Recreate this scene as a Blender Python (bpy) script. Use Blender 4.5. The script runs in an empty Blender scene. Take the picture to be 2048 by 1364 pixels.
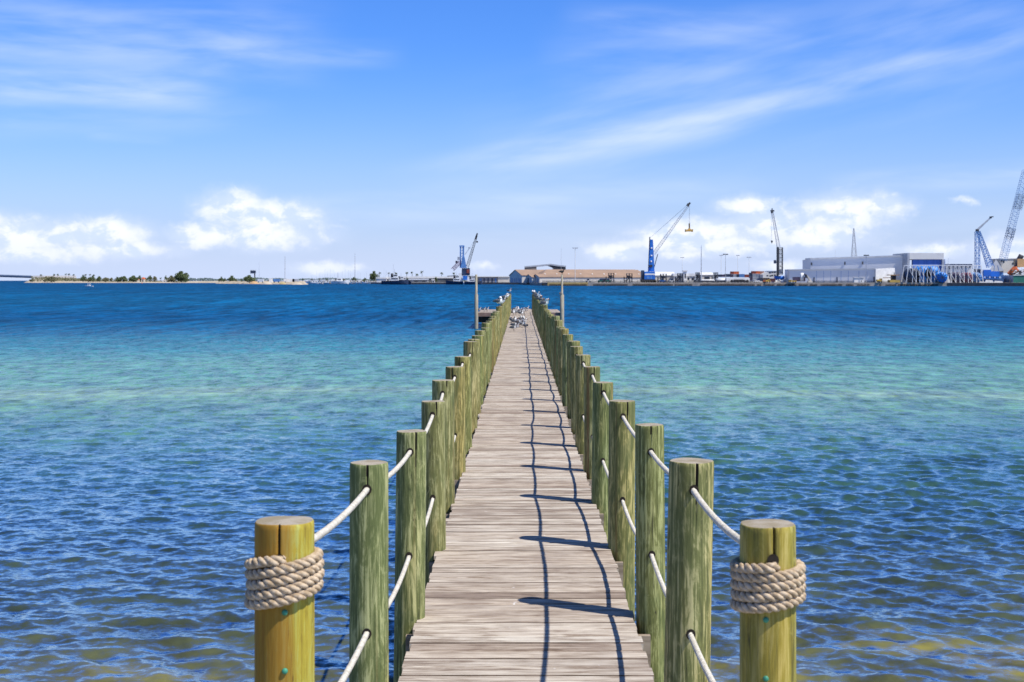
import bpy, math, random
import numpy as np
from mathutils import Vector, Matrix
random.seed(11)
C = bpy.context.scene.collection
R = math.radians
PI = math.pi
# ---- camera geometry in photograph pixels (2048 x 1364) -> metres ----
F = 2700.0; CX = 1042.0; HY = 561.0; CAMZ = 3.0; DECKZ = 1.0
def W(px, py, Y): return Vector(((px-CX)/F*Y, Y, CAMZ-(py-HY)/F*Y))
def WX(px, Y): return (px-CX)/F*Y
def WZ(py, Y): return CAMZ-(py-HY)/F*Y

# ------------------------------------------------------------------ mesh builder
class MB:
    def __init__(s): s.v=[]; s.f=[]; s.m=[]; s.smooth=[]
    def add(s, vs, fs, mi=0, sm=False):
        o=len(s.v); s.v.extend([tuple(v) for v in vs])
        for f in fs: s.f.append(tuple(i+o for i in f)); s.m.append(mi); s.smooth.append(sm)
        return s
    def hexa(s, p, mi=0):
        return s.add(p, [(0,3,2,1),(4,5,6,7),(0,1,5,4),(1,2,6,5),(2,3,7,6),(3,0,4,7)], mi)
    def box(s, x0,x1,y0,y1,z0,z1, mi=0):
        return s.hexa([(x0,y0,z0),(x1,y0,z0),(x1,y1,z0),(x0,y1,z0),(x0,y0,z1),(x1,y0,z1),(x1,y1,z1),(x0,y1,z1)], mi)
    def bar(s, p, q, r, n=4, r2=None, mi=0, sm=False):
        p=Vector(p); q=Vector(q); d=(q-p)
        if d.length<1e-6: return s
        d.normalize(); up=Vector((0,0,1)) if abs(d.z)<.95 else Vector((1,0,0))
        a=d.cross(up).normalized(); b=d.cross(a); r2=r if r2 is None else r2
        vs=[]
        for c,rr in ((p,r),(q,r2)):
            for i in range(n):
                t=2*PI*(i+.5)/n; vs.append(c+(a*math.cos(t)+b*math.sin(t))*rr)
        fs=[(i,(i+1)%n,n+(i+1)%n,n+i) for i in range(n)]+[tuple(range(n-1,-1,-1)),tuple(range(n,2*n))]
        return s.add(vs,fs,mi,sm)
    def tube(s, path, r, n=8, mi=0, caps=True, sm=True):
        path=[Vector(p) for p in path]; N=len(path); vs=[]; a=None
        for i,p in enumerate(path):
            d=(path[min(i+1,N-1)]-path[max(i-1,0)]).normalized()
            if a is None:
                up=Vector((0,0,1)) if abs(d.z)<.9 else Vector((1,0,0)); a=d.cross(up).normalized()
            a=(a-d*a.dot(d)).normalized(); b=d.cross(a)
            rr=r[i] if isinstance(r,(list,tuple)) else r
            for k in range(n):
                t=2*PI*k/n; vs.append(p+(a*math.cos(t)+b*math.sin(t))*rr)
        fs=[]
        for i in range(N-1):
            for k in range(n):
                fs.append((i*n+k,i*n+(k+1)%n,(i+1)*n+(k+1)%n,(i+1)*n+k))
        if caps: fs+= [tuple(range(n-1,-1,-1)),tuple(range((N-1)*n,N*n))]
        return s.add(vs,fs,mi,sm)
    def lathe(s, prof, c=(0,0,0), n=16, mi=0, sm=True, axis='z'):
        vs=[]
        for r,h in prof:
            for k in range(n):
                t=2*PI*k/n; x,y=r*math.cos(t),r*math.sin(t)
                p={'z':(x,y,h),'y':(x,h,y),'x':(h,x,y)}[axis]
                vs.append((c[0]+p[0],c[1]+p[1],c[2]+p[2]))
        N=len(prof)
        fs=[(i*n+k,i*n+(k+1)%n,(i+1)*n+(k+1)%n,(i+1)*n+k) for i in range(N-1) for k in range(n)]
        fs+=[tuple(range(n-1,-1,-1)),tuple(range((N-1)*n,N*n))]
        return s.add(vs,fs,mi,sm)
    def prism(s, poly, d, mi=0):
        """extrude a 3D polygon along d"""
        n=len(poly); poly=[Vector(p) for p in poly]; d=Vector(d)
        vs=poly+[p+d for p in poly]
        return s.add(vs,[tuple(range(n-1,-1,-1)),tuple(range(n,2*n))]+[(i,(i+1)%n,n+(i+1)%n,n+i) for i in range(n)],mi)
    def lattice(s, p, q, w, n, r=.15, rd=None, side=None, w2=None, mi=0):
        p=Vector(p); q=Vector(q); d=(q-p).normalized()
        up=Vector((0,1,0)) if side is None else Vector(side)
        a=d.cross(up).normalized(); b=d.cross(a); rd=rd or r*.6; w2=w if w2 is None else w2
        def ring(t):
            c=p.lerp(q,t); ww=(w+(w2-w)*t)/2
            return [c+a*ww*i+b*ww*j for i,j in ((1,1),(1,-1),(-1,-1),(-1,1))]
        prev=ring(0)
        for i in range(n):
            cur=ring((i+1)/n)
            for k in range(4):
                s.bar(prev[k],cur[k],r,4,mi=mi)
                k2=(k+1)%4
                if i%2: s.bar(prev[k],cur[k2],rd,3,mi=mi)
                else: s.bar(prev[k2],cur[k],rd,3,mi=mi)
                s.bar(cur[k],cur[k2],rd,3,mi=mi)
            prev=cur
        return s
    def build(s, name, mats, parent=None, loc=None):
        if not isinstance(mats,(list,tuple)): mats=[mats]
        me=bpy.data.meshes.new(name)
        o0=Vector(parent_world(parent)) if parent is not None else (Vector(loc) if loc is not None else Vector((0,0,0)))
        me.from_pydata([tuple(Vector(v)-o0) for v in s.v],[],s.f)
        for m in mats: me.materials.append(m)
        me.polygons.foreach_set('material_index',s.m); me.polygons.foreach_set('use_smooth',s.smooth)
        me.update()
        ob=bpy.data.objects.new(name,me); C.objects.link(ob)
        if parent is not None: ob.parent=parent
        else: ob.location=o0
        return ob
def parent_world(o):
    v=Vector((0,0,0))
    while o is not None: v=v+o.location; o=o.parent
    return v
def tag(o,label=None,cat=None,group=None,kind=None):
    if label: o['label']=label
    if cat: o['category']=cat
    if group: o['group']=group
    if kind: o['kind']=kind
    return o
def thing(name,label,cat,loc,group=None):
    o=bpy.data.objects.new(name,None); C.objects.link(o); o.location=loc; o.empty_display_size=.2
    return tag(o,label,cat,group)
def copy_tree(o,parent=None):
    c=o.copy(); C.objects.link(c)
    if parent is not None: c.parent=parent
    for ch in list(o.children): copy_tree(ch,c)
    return c

# ------------------------------------------------------------------ materials
class NT:
    def __init__(s,nt): s.nt=nt; s.n=nt.nodes; s.l=nt.links
    def new(s,t,**k):
        x=s.n.new(t)
        for a,b in k.items():
            if a=='inp':
                for i,v in b.items(): s.set(x.inputs[i],v)
            else: setattr(x,a,b)
        return x
    def set(s,sock,v):
        if hasattr(v,'is_output') or isinstance(v,bpy.types.NodeSocket): s.l.new(v,sock)
        elif isinstance(v,(tuple,list)) and len(v)==3 and sock.type=='RGBA': sock.default_value=(*v,1)
        else: sock.default_value=v
    def math(s,op,a,b=None,c=None,clamp=False):
        x=s.new('ShaderNodeMath',operation=op); x.use_clamp=clamp
        for i,v in enumerate((a,b,c)):
            if v is not None: s.set(x.inputs[i],v)
        return x.outputs[0]
    def mix(s,f,a,b,blend='MIX'):
        x=s.new('ShaderNodeMix',data_type='RGBA',blend_type=blend)
        s.set(x.inputs[0],f); s.set(x.inputs[6],a); s.set(x.inputs[7],b); return x.outputs[2]
    def ramp(s,f,stops,interp='LINEAR'):
        x=s.new('ShaderNodeValToRGB'); cr=x.color_ramp; cr.interpolation=interp
        while len(cr.elements)<len(stops): cr.elements.new(.5)
        for e,(p,c) in zip(cr.elements,stops): e.position=p; e.color=(*c,1) if len(c)==3 else c
        s.set(x.inputs[0],f); return x.outputs[0]
    def noise(s,vec,scale,detail=4,rough=.55,dist=0,dim='3D'):
        x=s.new('ShaderNodeTexNoise',noise_dimensions=dim)
        s.set(x.inputs['Vector'],vec); x.inputs['Scale'].default_value=scale; x.inputs['Detail'].default_value=detail
        x.inputs['Roughness'].default_value=rough; x.inputs['Distortion'].default_value=dist
        return x.outputs['Fac']
    def maprange(s,v,a,b,c=0,d=1,smooth=True):
        x=s.new('ShaderNodeMapRange'); x.interpolation_type='SMOOTHSTEP' if smooth else 'LINEAR'
        s.set(x.inputs[0],v)
        for i,k in enumerate((a,b,c,d)): s.set(x.inputs[i+1],k)
        return x.outputs[0]
    def vscale(s,vec,sc):
        x=s.new('ShaderNodeVectorMath',operation='MULTIPLY'); s.set(x.inputs[0],vec); s.set(x.inputs[1],sc); return x.outputs[0]
    def vadd(s,vec,b):
        x=s.new('ShaderNodeVectorMath',operation='ADD'); s.set(x.inputs[0],vec); s.set(x.inputs[1],b); return x.outputs[0]
def newmat(name):
    m=bpy.data.materials.new(name); m.use_nodes=True; m.node_tree.nodes.clear(); t=NT(m.node_tree)
    out=t.new('ShaderNodeOutputMaterial'); b=t.new('ShaderNodeBsdfPrincipled'); t.l.new(b.outputs[0],out.inputs[0])
    return m,t,b,out
_mats={}
def pm(name,c1,c2=None,scale=1.0,rough=.6,metal=0,stretch=(1,1,1),bump=0,detail=5):
    """plain painted / weathered surface: two tones mixed by noise"""
    if name in _mats: return _mats[name]
    m,t,b,o=newmat(name)
    c2=c2 or tuple(x*.75 for x in c1)
    co=t.new('ShaderNodeTexCoord').outputs['Object']; oi=t.new('ShaderNodeObjectInfo').outputs['Random']
    off=t.new('ShaderNodeVectorMath',operation='SCALE'); off.inputs[0].default_value=(37,19,11); t.l.new(oi,off.inputs['Scale'])
    v=t.vadd(t.vscale(co,stretch),off.outputs[0])
    n=t.noise(v,scale,detail)
    f=t.maprange(n,.35,.65)
    t.set(b.inputs['Base Color'],t.mix(f,c1,c2)); b.inputs['Roughness'].default_value=rough; b.inputs['Metallic'].default_value=metal
    if bump:
        bp=t.new('ShaderNodeBump',inp={'Strength':bump,'Height':n}); t.l.new(bp.outputs[0],b.inputs['Normal'])
    _mats[name]=m; return m

# ------------------------------------------------------------------ render settings
sc=bpy.context.scene
sc.view_settings.view_transform='Standard'; sc.view_settings.look='None'; sc.view_settings.gamma=1; sc.view_settings.use_curve_mapping=False
sc.view_settings.exposure=0.28
sc.cycles.use_denoising=True; sc.cycles.max_bounces=6; sc.cycles.transparent_max_bounces=8
sc.cycles.sample_clamp_indirect=6
# camera
cd=bpy.data.cameras.new('camera'); cam=bpy.data.objects.new('camera',cd); C.objects.link(cam); sc.camera=cam
cd.sensor_width=36; cd.lens=36*F/2048; cam.location=(0,0,CAMZ); cam.rotation_euler=(R(90),0,0)
cd.shift_x=-(CX-1024)/2048; cd.shift_y=-(682-HY)/2048
cd.clip_start=.1; cd.clip_end=40000
cd.dof.use_dof=True; cd.dof.focus_distance=10.5; cd.dof.aperture_fstop=8.0

# ------------------------------------------------------------------ sun and sky
SUN_EL=R(54.5); sdir=Vector((.863*math.cos(SUN_EL),-.505*math.cos(SUN_EL),math.sin(SUN_EL))).normalized()
sl=bpy.data.lights.new('sun','SUN'); sl.energy=4.6; sl.angle=R(.53); sl.color=(1,.955,.88)
so=bpy.data.objects.new('sun',sl); C.objects.link(so); so.rotation_euler=sdir.to_track_quat('Z','Y').to_euler(); so.location=sdir*60
w=bpy.data.worlds.new('World'); sc.world=w; w.use_nodes=True; w.node_tree.nodes.clear()
t=NT(w.node_tree)
out=t.new('ShaderNodeOutputWorld'); bg=t.new('ShaderNodeBackground'); t.l.new(bg.outputs[0],out.inputs[0])
sky=t.new('ShaderNodeTexSky',sky_type='NISHITA'); sky.sun_disc=False; sky.sun_elevation=SUN_EL
sky.sun_rotation=math.atan2(sdir.x,sdir.y); sky.air_density=1.0; sky.dust_density=.6; sky.ozone_density=3.0; sky.altitude=0
SKYK=.105
bg.inputs['Strength'].default_value=SKYK
tc=t.new('ShaderNodeTexCoord').outputs['Generated']
sep=t.new('ShaderNodeSeparateXYZ'); t.l.new(tc,sep.inputs[0])
az=t.math('ARCTAN2',sep.outputs[0],sep.outputs[1]); el=t.math('ARCSINE',sep.outputs[2])
def pxdir(px,py):
    u=(px-CX)/F; v=(HY-py)/F
    return math.atan(u), math.atan(v*math.cos(math.atan(u)))
comb=t.new('ShaderNodeCombineXYZ'); t.l.new(az,comb.inputs[0]); t.l.new(el,comb.inputs[1]); P2=comb.outputs[0]
# warp the direction a little so cloud outlines are ragged
nz=t.new('ShaderNodeTexNoise',noise_dimensions='2D'); t.set(nz.inputs['Vector'],P2); nz.inputs['Scale'].default_value=42; nz.inputs['Detail'].default_value=6; nz.inputs['Roughness'].default_value=.6
wv=t.new('ShaderNodeVectorMath',operation='MULTIPLY_ADD'); t.l.new(nz.outputs['Color'],wv.inputs[0]); wv.inputs[1].default_value=(.020,.012,0); wv.inputs[2].default_value=(-.010,-.006,0)
PW=t.vadd(P2,wv.outputs[0])
CUM=[(-40,460,60,30),(40,478,75,34),(120,474,75,26),(215,466,75,26),(285,468,42,22),(60,505,150,17),(215,500,110,15),(-60,500,120,20),
 (400,406,26,13),(468,420,60,32),(545,435,85,30),(500,405,42,16),(600,432,36,13),(430,470,70,22),(362,484,32,8),(520,470,110,26),
 (650,536,60,11),(1235,508,48,15),(1345,478,70,28),(1430,462,70,26),(1490,410,52,16),(1540,450,80,32),(1690,424,85,32),(1748,412,55,22),(1640,470,90,24),(1490,502,46,11),(1370,510,50,9),
 (1415,490,150,18),(1870,500,62,13),(1990,474,40,16),(1928,400,34,11),(2030,500,70,24),(965,532,40,9),(1575,530,50,9)]
fld=None; fld2=None
for (px,py,rx,ry) in CUM:
    pk=1.0 if rx>44 else .5 if rx>35 else .3
    a0,e0=pxdir(px,py)
    d=t.new('ShaderNodeVectorMath',operation='MULTIPLY_ADD'); t.l.new(PW,d.inputs[0])
    ia,ie=F/rx/1.08,F/ry/1.06
    d.inputs[1].default_value=(ia,ie,0); d.inputs[2].default_value=(-a0*ia,-e0*ie,0)
    ln=t.new('ShaderNodeVectorMath',operation='LENGTH'); t.l.new(d.outputs[0],ln.inputs[0])
    v=t.math('MULTIPLY_ADD',ln.outputs['Value'],-pk,pk) if False else t.math('SUBTRACT',pk,ln.outputs['Value'])
    fld=v if fld is None else t.math('SMOOTH_MAX',fld,v,.25)
n1=t.noise(t.vscale(P2,(1,1.5,1)),40,8,.56,.15,'2D')
n1b=t.noise(t.vscale(t.vadd(P2,(.003,.006,0)),(1,1.5,1)),40,8,.56,.15,'2D')
cden=t.math('ADD',fld,t.math('MULTIPLY',t.math('SUBTRACT',n1,.5),1.9))
cum=t.maprange(cden,-.42,.92)
light=t.maprange(t.math('ADD',t.math('SUBTRACT',n1,n1b),t.math('MULTIPLY',cden,.10)),-.12,.14)
ccol=t.mix(light,(5.6,6.6,8.6),(8.6,8.7,8.9))
# cirrus: wide soft streaks combed by stretched noise
def streak(p0,p1,wid,amt,curve=0.0):
    a0,e0=pxdir(*p0); a1,e1=pxdir(*p1); L=math.hypot(a1-a0,e1-e0); cs,sn=(a1-a0)/L,(e1-e0)/L
    x=t.math('SUBTRACT',az,a0); y=t.math('SUBTRACT',el,e0)
    uu=t.math('ADD',t.math('MULTIPLY',x,cs/L),t.math('MULTIPLY',y,sn/L))
    vv=t.math('ADD',t.math('MULTIPLY',x,-sn*F/wid),t.math('MULTIPLY',y,cs*F/wid))
    if curve:
        q=t.math('SUBTRACT',uu,.5); vv=t.math('ADD',vv,t.math('MULTIPLY',t.math('MULTIPLY',q,q),curve))
    cv=t.new('ShaderNodeCombineXYZ'); t.l.new(t.math('MULTIPLY',uu,L*7),cv.inputs[0]); t.l.new(t.math('MULTIPLY',vv,wid/F*38),cv.inputs[1])
    n=t.noise(cv.outputs[0],1.0,5,.5,.12,'2D')
    m=t.math('MULTIPLY',t.maprange(t.math('ABSOLUTE',vv),1.0,0.0),t.math('MULTIPLY',t.maprange(uu,-.12,.2),t.maprange(uu,1.15,.8)))
    return t.math('MULTIPLY',t.math('MULTIPLY',m,t.maprange(n,.25,.75)),amt)
cir=None
for a in [((860,355),(2180,45),42,.52,-1.3),((900,345),(1500,225),60,.45),((1000,300),(2150,0),210,.30),((-200,165),(420,180),50,.85),((-300,60),(600,90),130,.55),((430,105),(780,108),38,.42),
          ((1680,370),(2200,335),36,.55),((600,420),(1150,405),45,.45),((180,275),(340,280),14,.30),((1150,45),(1600,60),60,.35),((850,385),(1500,375),40,.35),((1100,130),(1500,110),120,.22),((-200,240),(500,220),60,.3),((700,470),(2100,440),60,.25)]:
    s_=streak(*a); cir=s_ if cir is None else t.math('ADD',cir,s_)
cir=t.math('MINIMUM',t.math('MULTIPLY',cir,.86),.8)
hs=t.new('ShaderNodeHueSaturation',inp={'Saturation':1.22,'Value':1.0,'Color':sky.outputs[0]})
zen=t.maprange(el,.20,.75,1.0,.60)                                # dimming of the sky above the view, to weaken fill in shadows
zc=t.new('ShaderNodeCombineXYZ'); t.l.new(t.maprange(el,.25,.85,1.0,.50),zc.inputs[0]); t.l.new(t.maprange(el,.25,.85,1.0,.46),zc.inputs[1]); t.l.new(t.maprange(el,.25,.85,1.0,.38),zc.inputs[2])  # unseen upper sky darkened and greyed to cut blue fill light
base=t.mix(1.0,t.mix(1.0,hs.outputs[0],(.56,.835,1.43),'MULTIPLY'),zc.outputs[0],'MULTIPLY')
hz=t.maprange(el,.20,-.01)                                     # pale moist air low over the bay
base=t.mix(t.math('MULTIPLY',t.math('POWER',hz,1.7),.75),base,(4.9,5.65,7.9))
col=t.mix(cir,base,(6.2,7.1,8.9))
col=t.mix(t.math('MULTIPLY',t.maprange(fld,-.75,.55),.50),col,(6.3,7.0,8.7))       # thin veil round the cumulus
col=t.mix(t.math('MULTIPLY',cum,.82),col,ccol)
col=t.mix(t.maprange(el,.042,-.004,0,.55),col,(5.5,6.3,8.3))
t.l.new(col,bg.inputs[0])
w.cycles.sampling_method='MANUAL'; w.cycles.sample_map_resolution=512
# ------------------------------------------------------------------ water
def make_water():
    rng=np.random.default_rng(5)
    O=np.array([0.0,-1.0])
    rs=[2.5]
    while rs[-1]<30000:
        r=rs[-1]; dr=max(.028, r*r*1.35e-4)
        if r>60: dr=min(max(dr,.48),r*.09)
        rs.append(r+min(dr,r*.09))
    rs=np.array(rs)
    th=np.concatenate([np.linspace(-1.9,-.42,60)[:-1],np.linspace(-.42,.42,900),np.linspace(.42,1.9,60)[1:]])
    RR,TT=np.meshgrid(rs,th,indexing='ij')
    X=O[0]+RR*np.sin(TT); Y=O[1]+RR*np.cos(TT); Z=np.zeros_like(X)
    DX=np.zeros_like(X); DY=np.zeros_like(X)
    drr=np.gradient(rs)[:,None]
    N=110; lam=np.exp(rng.normal(math.log(.36),.55,N).clip(math.log(.13),math.log(1.5)))
    ang=np.where(rng.random(N)<.55,R(38)+rng.normal(0,.38,N),R(100)+rng.normal(0,.45,N)); ph=rng.uniform(0,2*PI,N)
    slope=.205*math.sqrt(2/N)
    for l,a,p in zip(lam,ang,ph):
        k=2*PI/l; amp=slope/k*(1.0 if l<.9 else .6)
        fade=np.clip((l/(drr*np.abs(np.ones_like(drr)))-2.0)/3.0,0,1)
        if fade.max()<=0: continue
        rows=np.where(fade[:,0]>0)[0]; i1=rows.max()+1
        q=k*(X[:i1]*math.cos(a)+Y[:i1]*math.sin(a))+p
        A=amp*fade[:i1]
        Z[:i1]+=A*np.cos(q); s=A*np.sin(q)*.45
        DX[:i1]-=s*math.cos(a); DY[:i1]-=s*math.sin(a)
    # gentle patchiness: calmer and rougher lanes
    patch=.8+.35*np.sin(X*.21+Y*.13+1.0)*np.sin(X*.07-Y*.19+2.2)
    Z*=patch; X=X+DX*patch; Y=Y+DY*patch
    n,m=X.shape
    co=np.stack([X,Y,Z],-1).reshape(-1,3).astype(np.float32)
    idx=np.arange(n*m).reshape(n,m)
    q=np.stack([idx[:-1,:-1],idx[:-1,1:],idx[1:,1:],idx[1:,:-1]],-1).reshape(-1,4).astype(np.int32)
    me=bpy.data.meshes.new('water'); me.vertices.add(len(co)); me.vertices.foreach_set('co',co.ravel())
    me.loops.add(q.size); me.loops.foreach_set('vertex_index',q.ravel())
    me.polygons.add(len(q)); me.polygons.foreach_set('loop_start',np.arange(0,q.size,4,dtype=np.int32))
    me.polygons.foreach_set('use_smooth',np.ones(len(q),dtype=bool)); me.update(calc_edges=True); me.validate()
    ob=bpy.data.objects.new('water',me); C.objects.link(ob); tag(ob,kind='structure')
    m_,t,b,o=newmat('bay_water')
    pos=t.new('ShaderNodeNewGeometry').outputs['Position']
    sp=t.new('ShaderNodeSeparateXYZ'); t.l.new(pos,sp.inputs[0])
    n1=t.noise(t.vscale(pos,(.05,.16,0)),1.0,4,.55,.4); n2=t.noise(t.vscale(pos,(.9,1.1,0)),1.0,4,.6,.8)
    yy=t.math('MULTIPLY',t.math('MAXIMUM',sp.outputs[1],2.0),t.math('ADD',.80,t.math('MULTIPLY',n1,.40)))
    f=t.math('DIVIDE',t.math('LOGARITHM',yy,10.0),4.0)           # 1 m -> 0, 10 km -> 1
    lg=lambda y: math.log10(y)/4
    c=t.ramp(f,[(lg(6),(.165,.155,.050)),(lg(9.5),(.110,.112,.044)),(lg(12),(.058,.074,.040)),(lg(16),(.030,.058,.048)),(lg(21),(.032,.088,.070)),
        (lg(26),(.060,.150,.098)),(lg(34),(.125,.255,.140)),(lg(46),(.090,.240,.155)),(lg(60),(.022,.165,.172)),(lg(78),(.002,.092,.180)),(lg(105),(.000,.062,.172)),(lg(190),(.000,.085,.205)),(lg(500),(.000,.062,.165)),(lg(3000),(.000,.052,.150))])
    bar_=t.maprange(t.math('ABSOLUTE',t.math('SUBTRACT',t.math('ADD',sp.outputs[1],t.math('MULTIPLY',t.math('SUBTRACT',n1,.5),10.0)),36.0)),3.0,.3)
    c=t.mix(t.math('MULTIPLY',bar_,.5),c,(.26,.36,.22))          # thin sand bar
    # sea-grass patches and sand showing through the shallows
    near=t.maprange(t.math('SUBTRACT',sp.outputs[1],t.math('MULTIPLY',sp.outputs[0],.30)),12.5,8.0); n3=t.noise(t.vscale(pos,(.55,.8,0)),1.0,3,.5,.5)
    gold=t.math('MULTIPLY',near,t.maprange(n3,.50,.68))
    c=t.mix(t.math('MULTIPLY',gold,.75),c,(.36,.30,.045))
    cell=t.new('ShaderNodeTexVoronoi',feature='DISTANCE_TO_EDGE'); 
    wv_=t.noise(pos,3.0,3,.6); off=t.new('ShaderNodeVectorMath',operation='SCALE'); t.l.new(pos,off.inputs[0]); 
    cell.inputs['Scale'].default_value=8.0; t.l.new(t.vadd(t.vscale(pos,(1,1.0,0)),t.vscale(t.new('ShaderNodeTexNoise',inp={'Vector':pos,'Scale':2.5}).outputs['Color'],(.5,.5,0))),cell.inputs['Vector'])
    web=t.maprange(cell.outputs['Distance'],.09,.0)              # caustic sunlight network painted into the colour of the shallows
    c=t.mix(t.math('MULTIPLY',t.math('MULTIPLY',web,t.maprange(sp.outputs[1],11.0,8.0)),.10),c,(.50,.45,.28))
    mot=t.maprange(n2,.3,.7,.62,1.30)
    mm=t.new('ShaderNodeCombineXYZ'); [t.l.new(mot,mm.inputs[i]) for i in range(3)]
    c=t.mix(1.0,c,mm.outputs[0],'MULTIPLY')
    dd=t.math('SQRT',t.math('ADD',t.math('POWER',sp.outputs[0],2.0),t.math('POWER',sp.outputs[1],2.0)))
    def mottle(sx,sy,lo,hi,w):  # mottling painted in for gust and wave reflections, besides sea-grass
        q=t.maprange(t.noise(t.vscale(pos,(sx,sy,0)),1.0,5,.62,.4),.33,.67,lo,hi); g=t.new('ShaderNodeCombineXYZ'); [t.l.new(q,g.inputs[i]) for i in range(3)]
        return t.mix(w,(1,1,1),g.outputs[0])
    c=t.mix(1.0,c,mottle(1.6,.55,.60,1.40,t.math('MULTIPLY',t.maprange(dd,16.0,30.0),t.maprange(dd,110.0,70.0))),'MULTIPLY')
    c=t.mix(1.0,c,mottle(.75,.085,.55,1.5,t.maprange(dd,50.0,100.0)),'MULTIPLY')
    c=t.mix(1.0,c,mottle(.10,.012,.72,1.3,t.maprange(dd,70.0,200.0)),'MULTIPLY')
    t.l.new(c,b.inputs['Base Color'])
    b.inputs['IOR'].default_value=1.333; b.inputs['Roughness'].default_value=.06
    b.inputs['Specular IOR Level'].default_value=.5; SPEC=1
    # ripples below the mesh resolution: random facet slopes, rougher where whole waves fall inside one glance
    d=t.math('SQRT',t.math('ADD',t.math('POWER',sp.outputs[0],2.0),t.math('POWER',sp.outputs[1],2.0)))
    def slope(sx,sy,det,rg):
        x=t.new('ShaderNodeTexNoise',noise_dimensions='2D',inp={'Vector':t.vscale(pos,(sx,sy,0)),'Scale':1.0,'Detail':det,'Roughness':rg})
        v=t.new('ShaderNodeVectorMath',operation='SUBTRACT'); t.l.new(x.outputs['Color'],v.inputs[0]); v.inputs[1].default_value=(.5,.5,.5)
        return t.vscale(v.outputs[0],(1,1,0))
    def scl(v,k):
        x=t.new('ShaderNodeVectorMath',operation='SCALE'); t.l.new(v,x.inputs[0]); t.set(x.inputs['Scale'],k); return x.outputs[0]
    nrm=t.new('ShaderNodeNewGeometry').outputs['Normal']
    far=t.maprange(d,12.0,50.0)
    v=t.vadd(nrm,scl(slope(9,12,4,.68),.60))
    v=t.vadd(v,scl(slope(2.6,3.4,3,.6),t.math('MULTIPLY',t.maprange(d,40.0,14.0),.42)))
    v=t.vadd(v,scl(slope(3.4,1.7,4,.65),t.math('MULTIPLY',far,.95)))
    v=t.vadd(v,scl(slope(1.1,.24,4,.65),t.math('MULTIPLY',t.maprange(d,45.0,130.0),1.2)))
    v=t.vadd(v,scl(slope(.34,.05,4,.65),t.math('MULTIPLY',t.maprange(d,120.0,350.0),1.2)))
    nm=t.new('ShaderNodeVectorMath',operation='NORMALIZE'); t.l.new(v,nm.inputs[0])
    df=t.new('ShaderNodeBsdfDiffuse'); t.l.new(c,df.inputs['Color']); t.l.new(nm.outputs[0],df.inputs['Normal'])
    gl=t.new('ShaderNodeBsdfAnisotropic'); gl.inputs['Color'].default_value=(.70,.88,1.0,1); t.l.new(nm.outputs[0],gl.inputs['Normal']); t.l.new(t.maprange(d,14.0,140.0,.13,.30),gl.inputs['Roughness'])
    fr=t.new('ShaderNodeFresnel'); fr.inputs['IOR'].default_value=1.34; t.l.new(nm.outputs[0],fr.inputs['Normal'])
    k=t.math('MULTIPLY',t.maprange(d,11.0,38.0,1.65,.62),t.maprange(d,38.0,115.0,1.0,.26))      # whole wave trains inside one glance hide one another
    mx=t.new('ShaderNodeMixShader'); t.l.new(t.math('MULTIPLY',fr.outputs[0],k,clamp=True),mx.inputs[0]); t.l.new(df.outputs[0],mx.inputs[1]); t.l.new(gl.outputs[0],mx.inputs[2]); t.l.new(mx.outputs[0],o.inputs[0])
    me.materials.append(m_)
    return ob
make_water()
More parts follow.
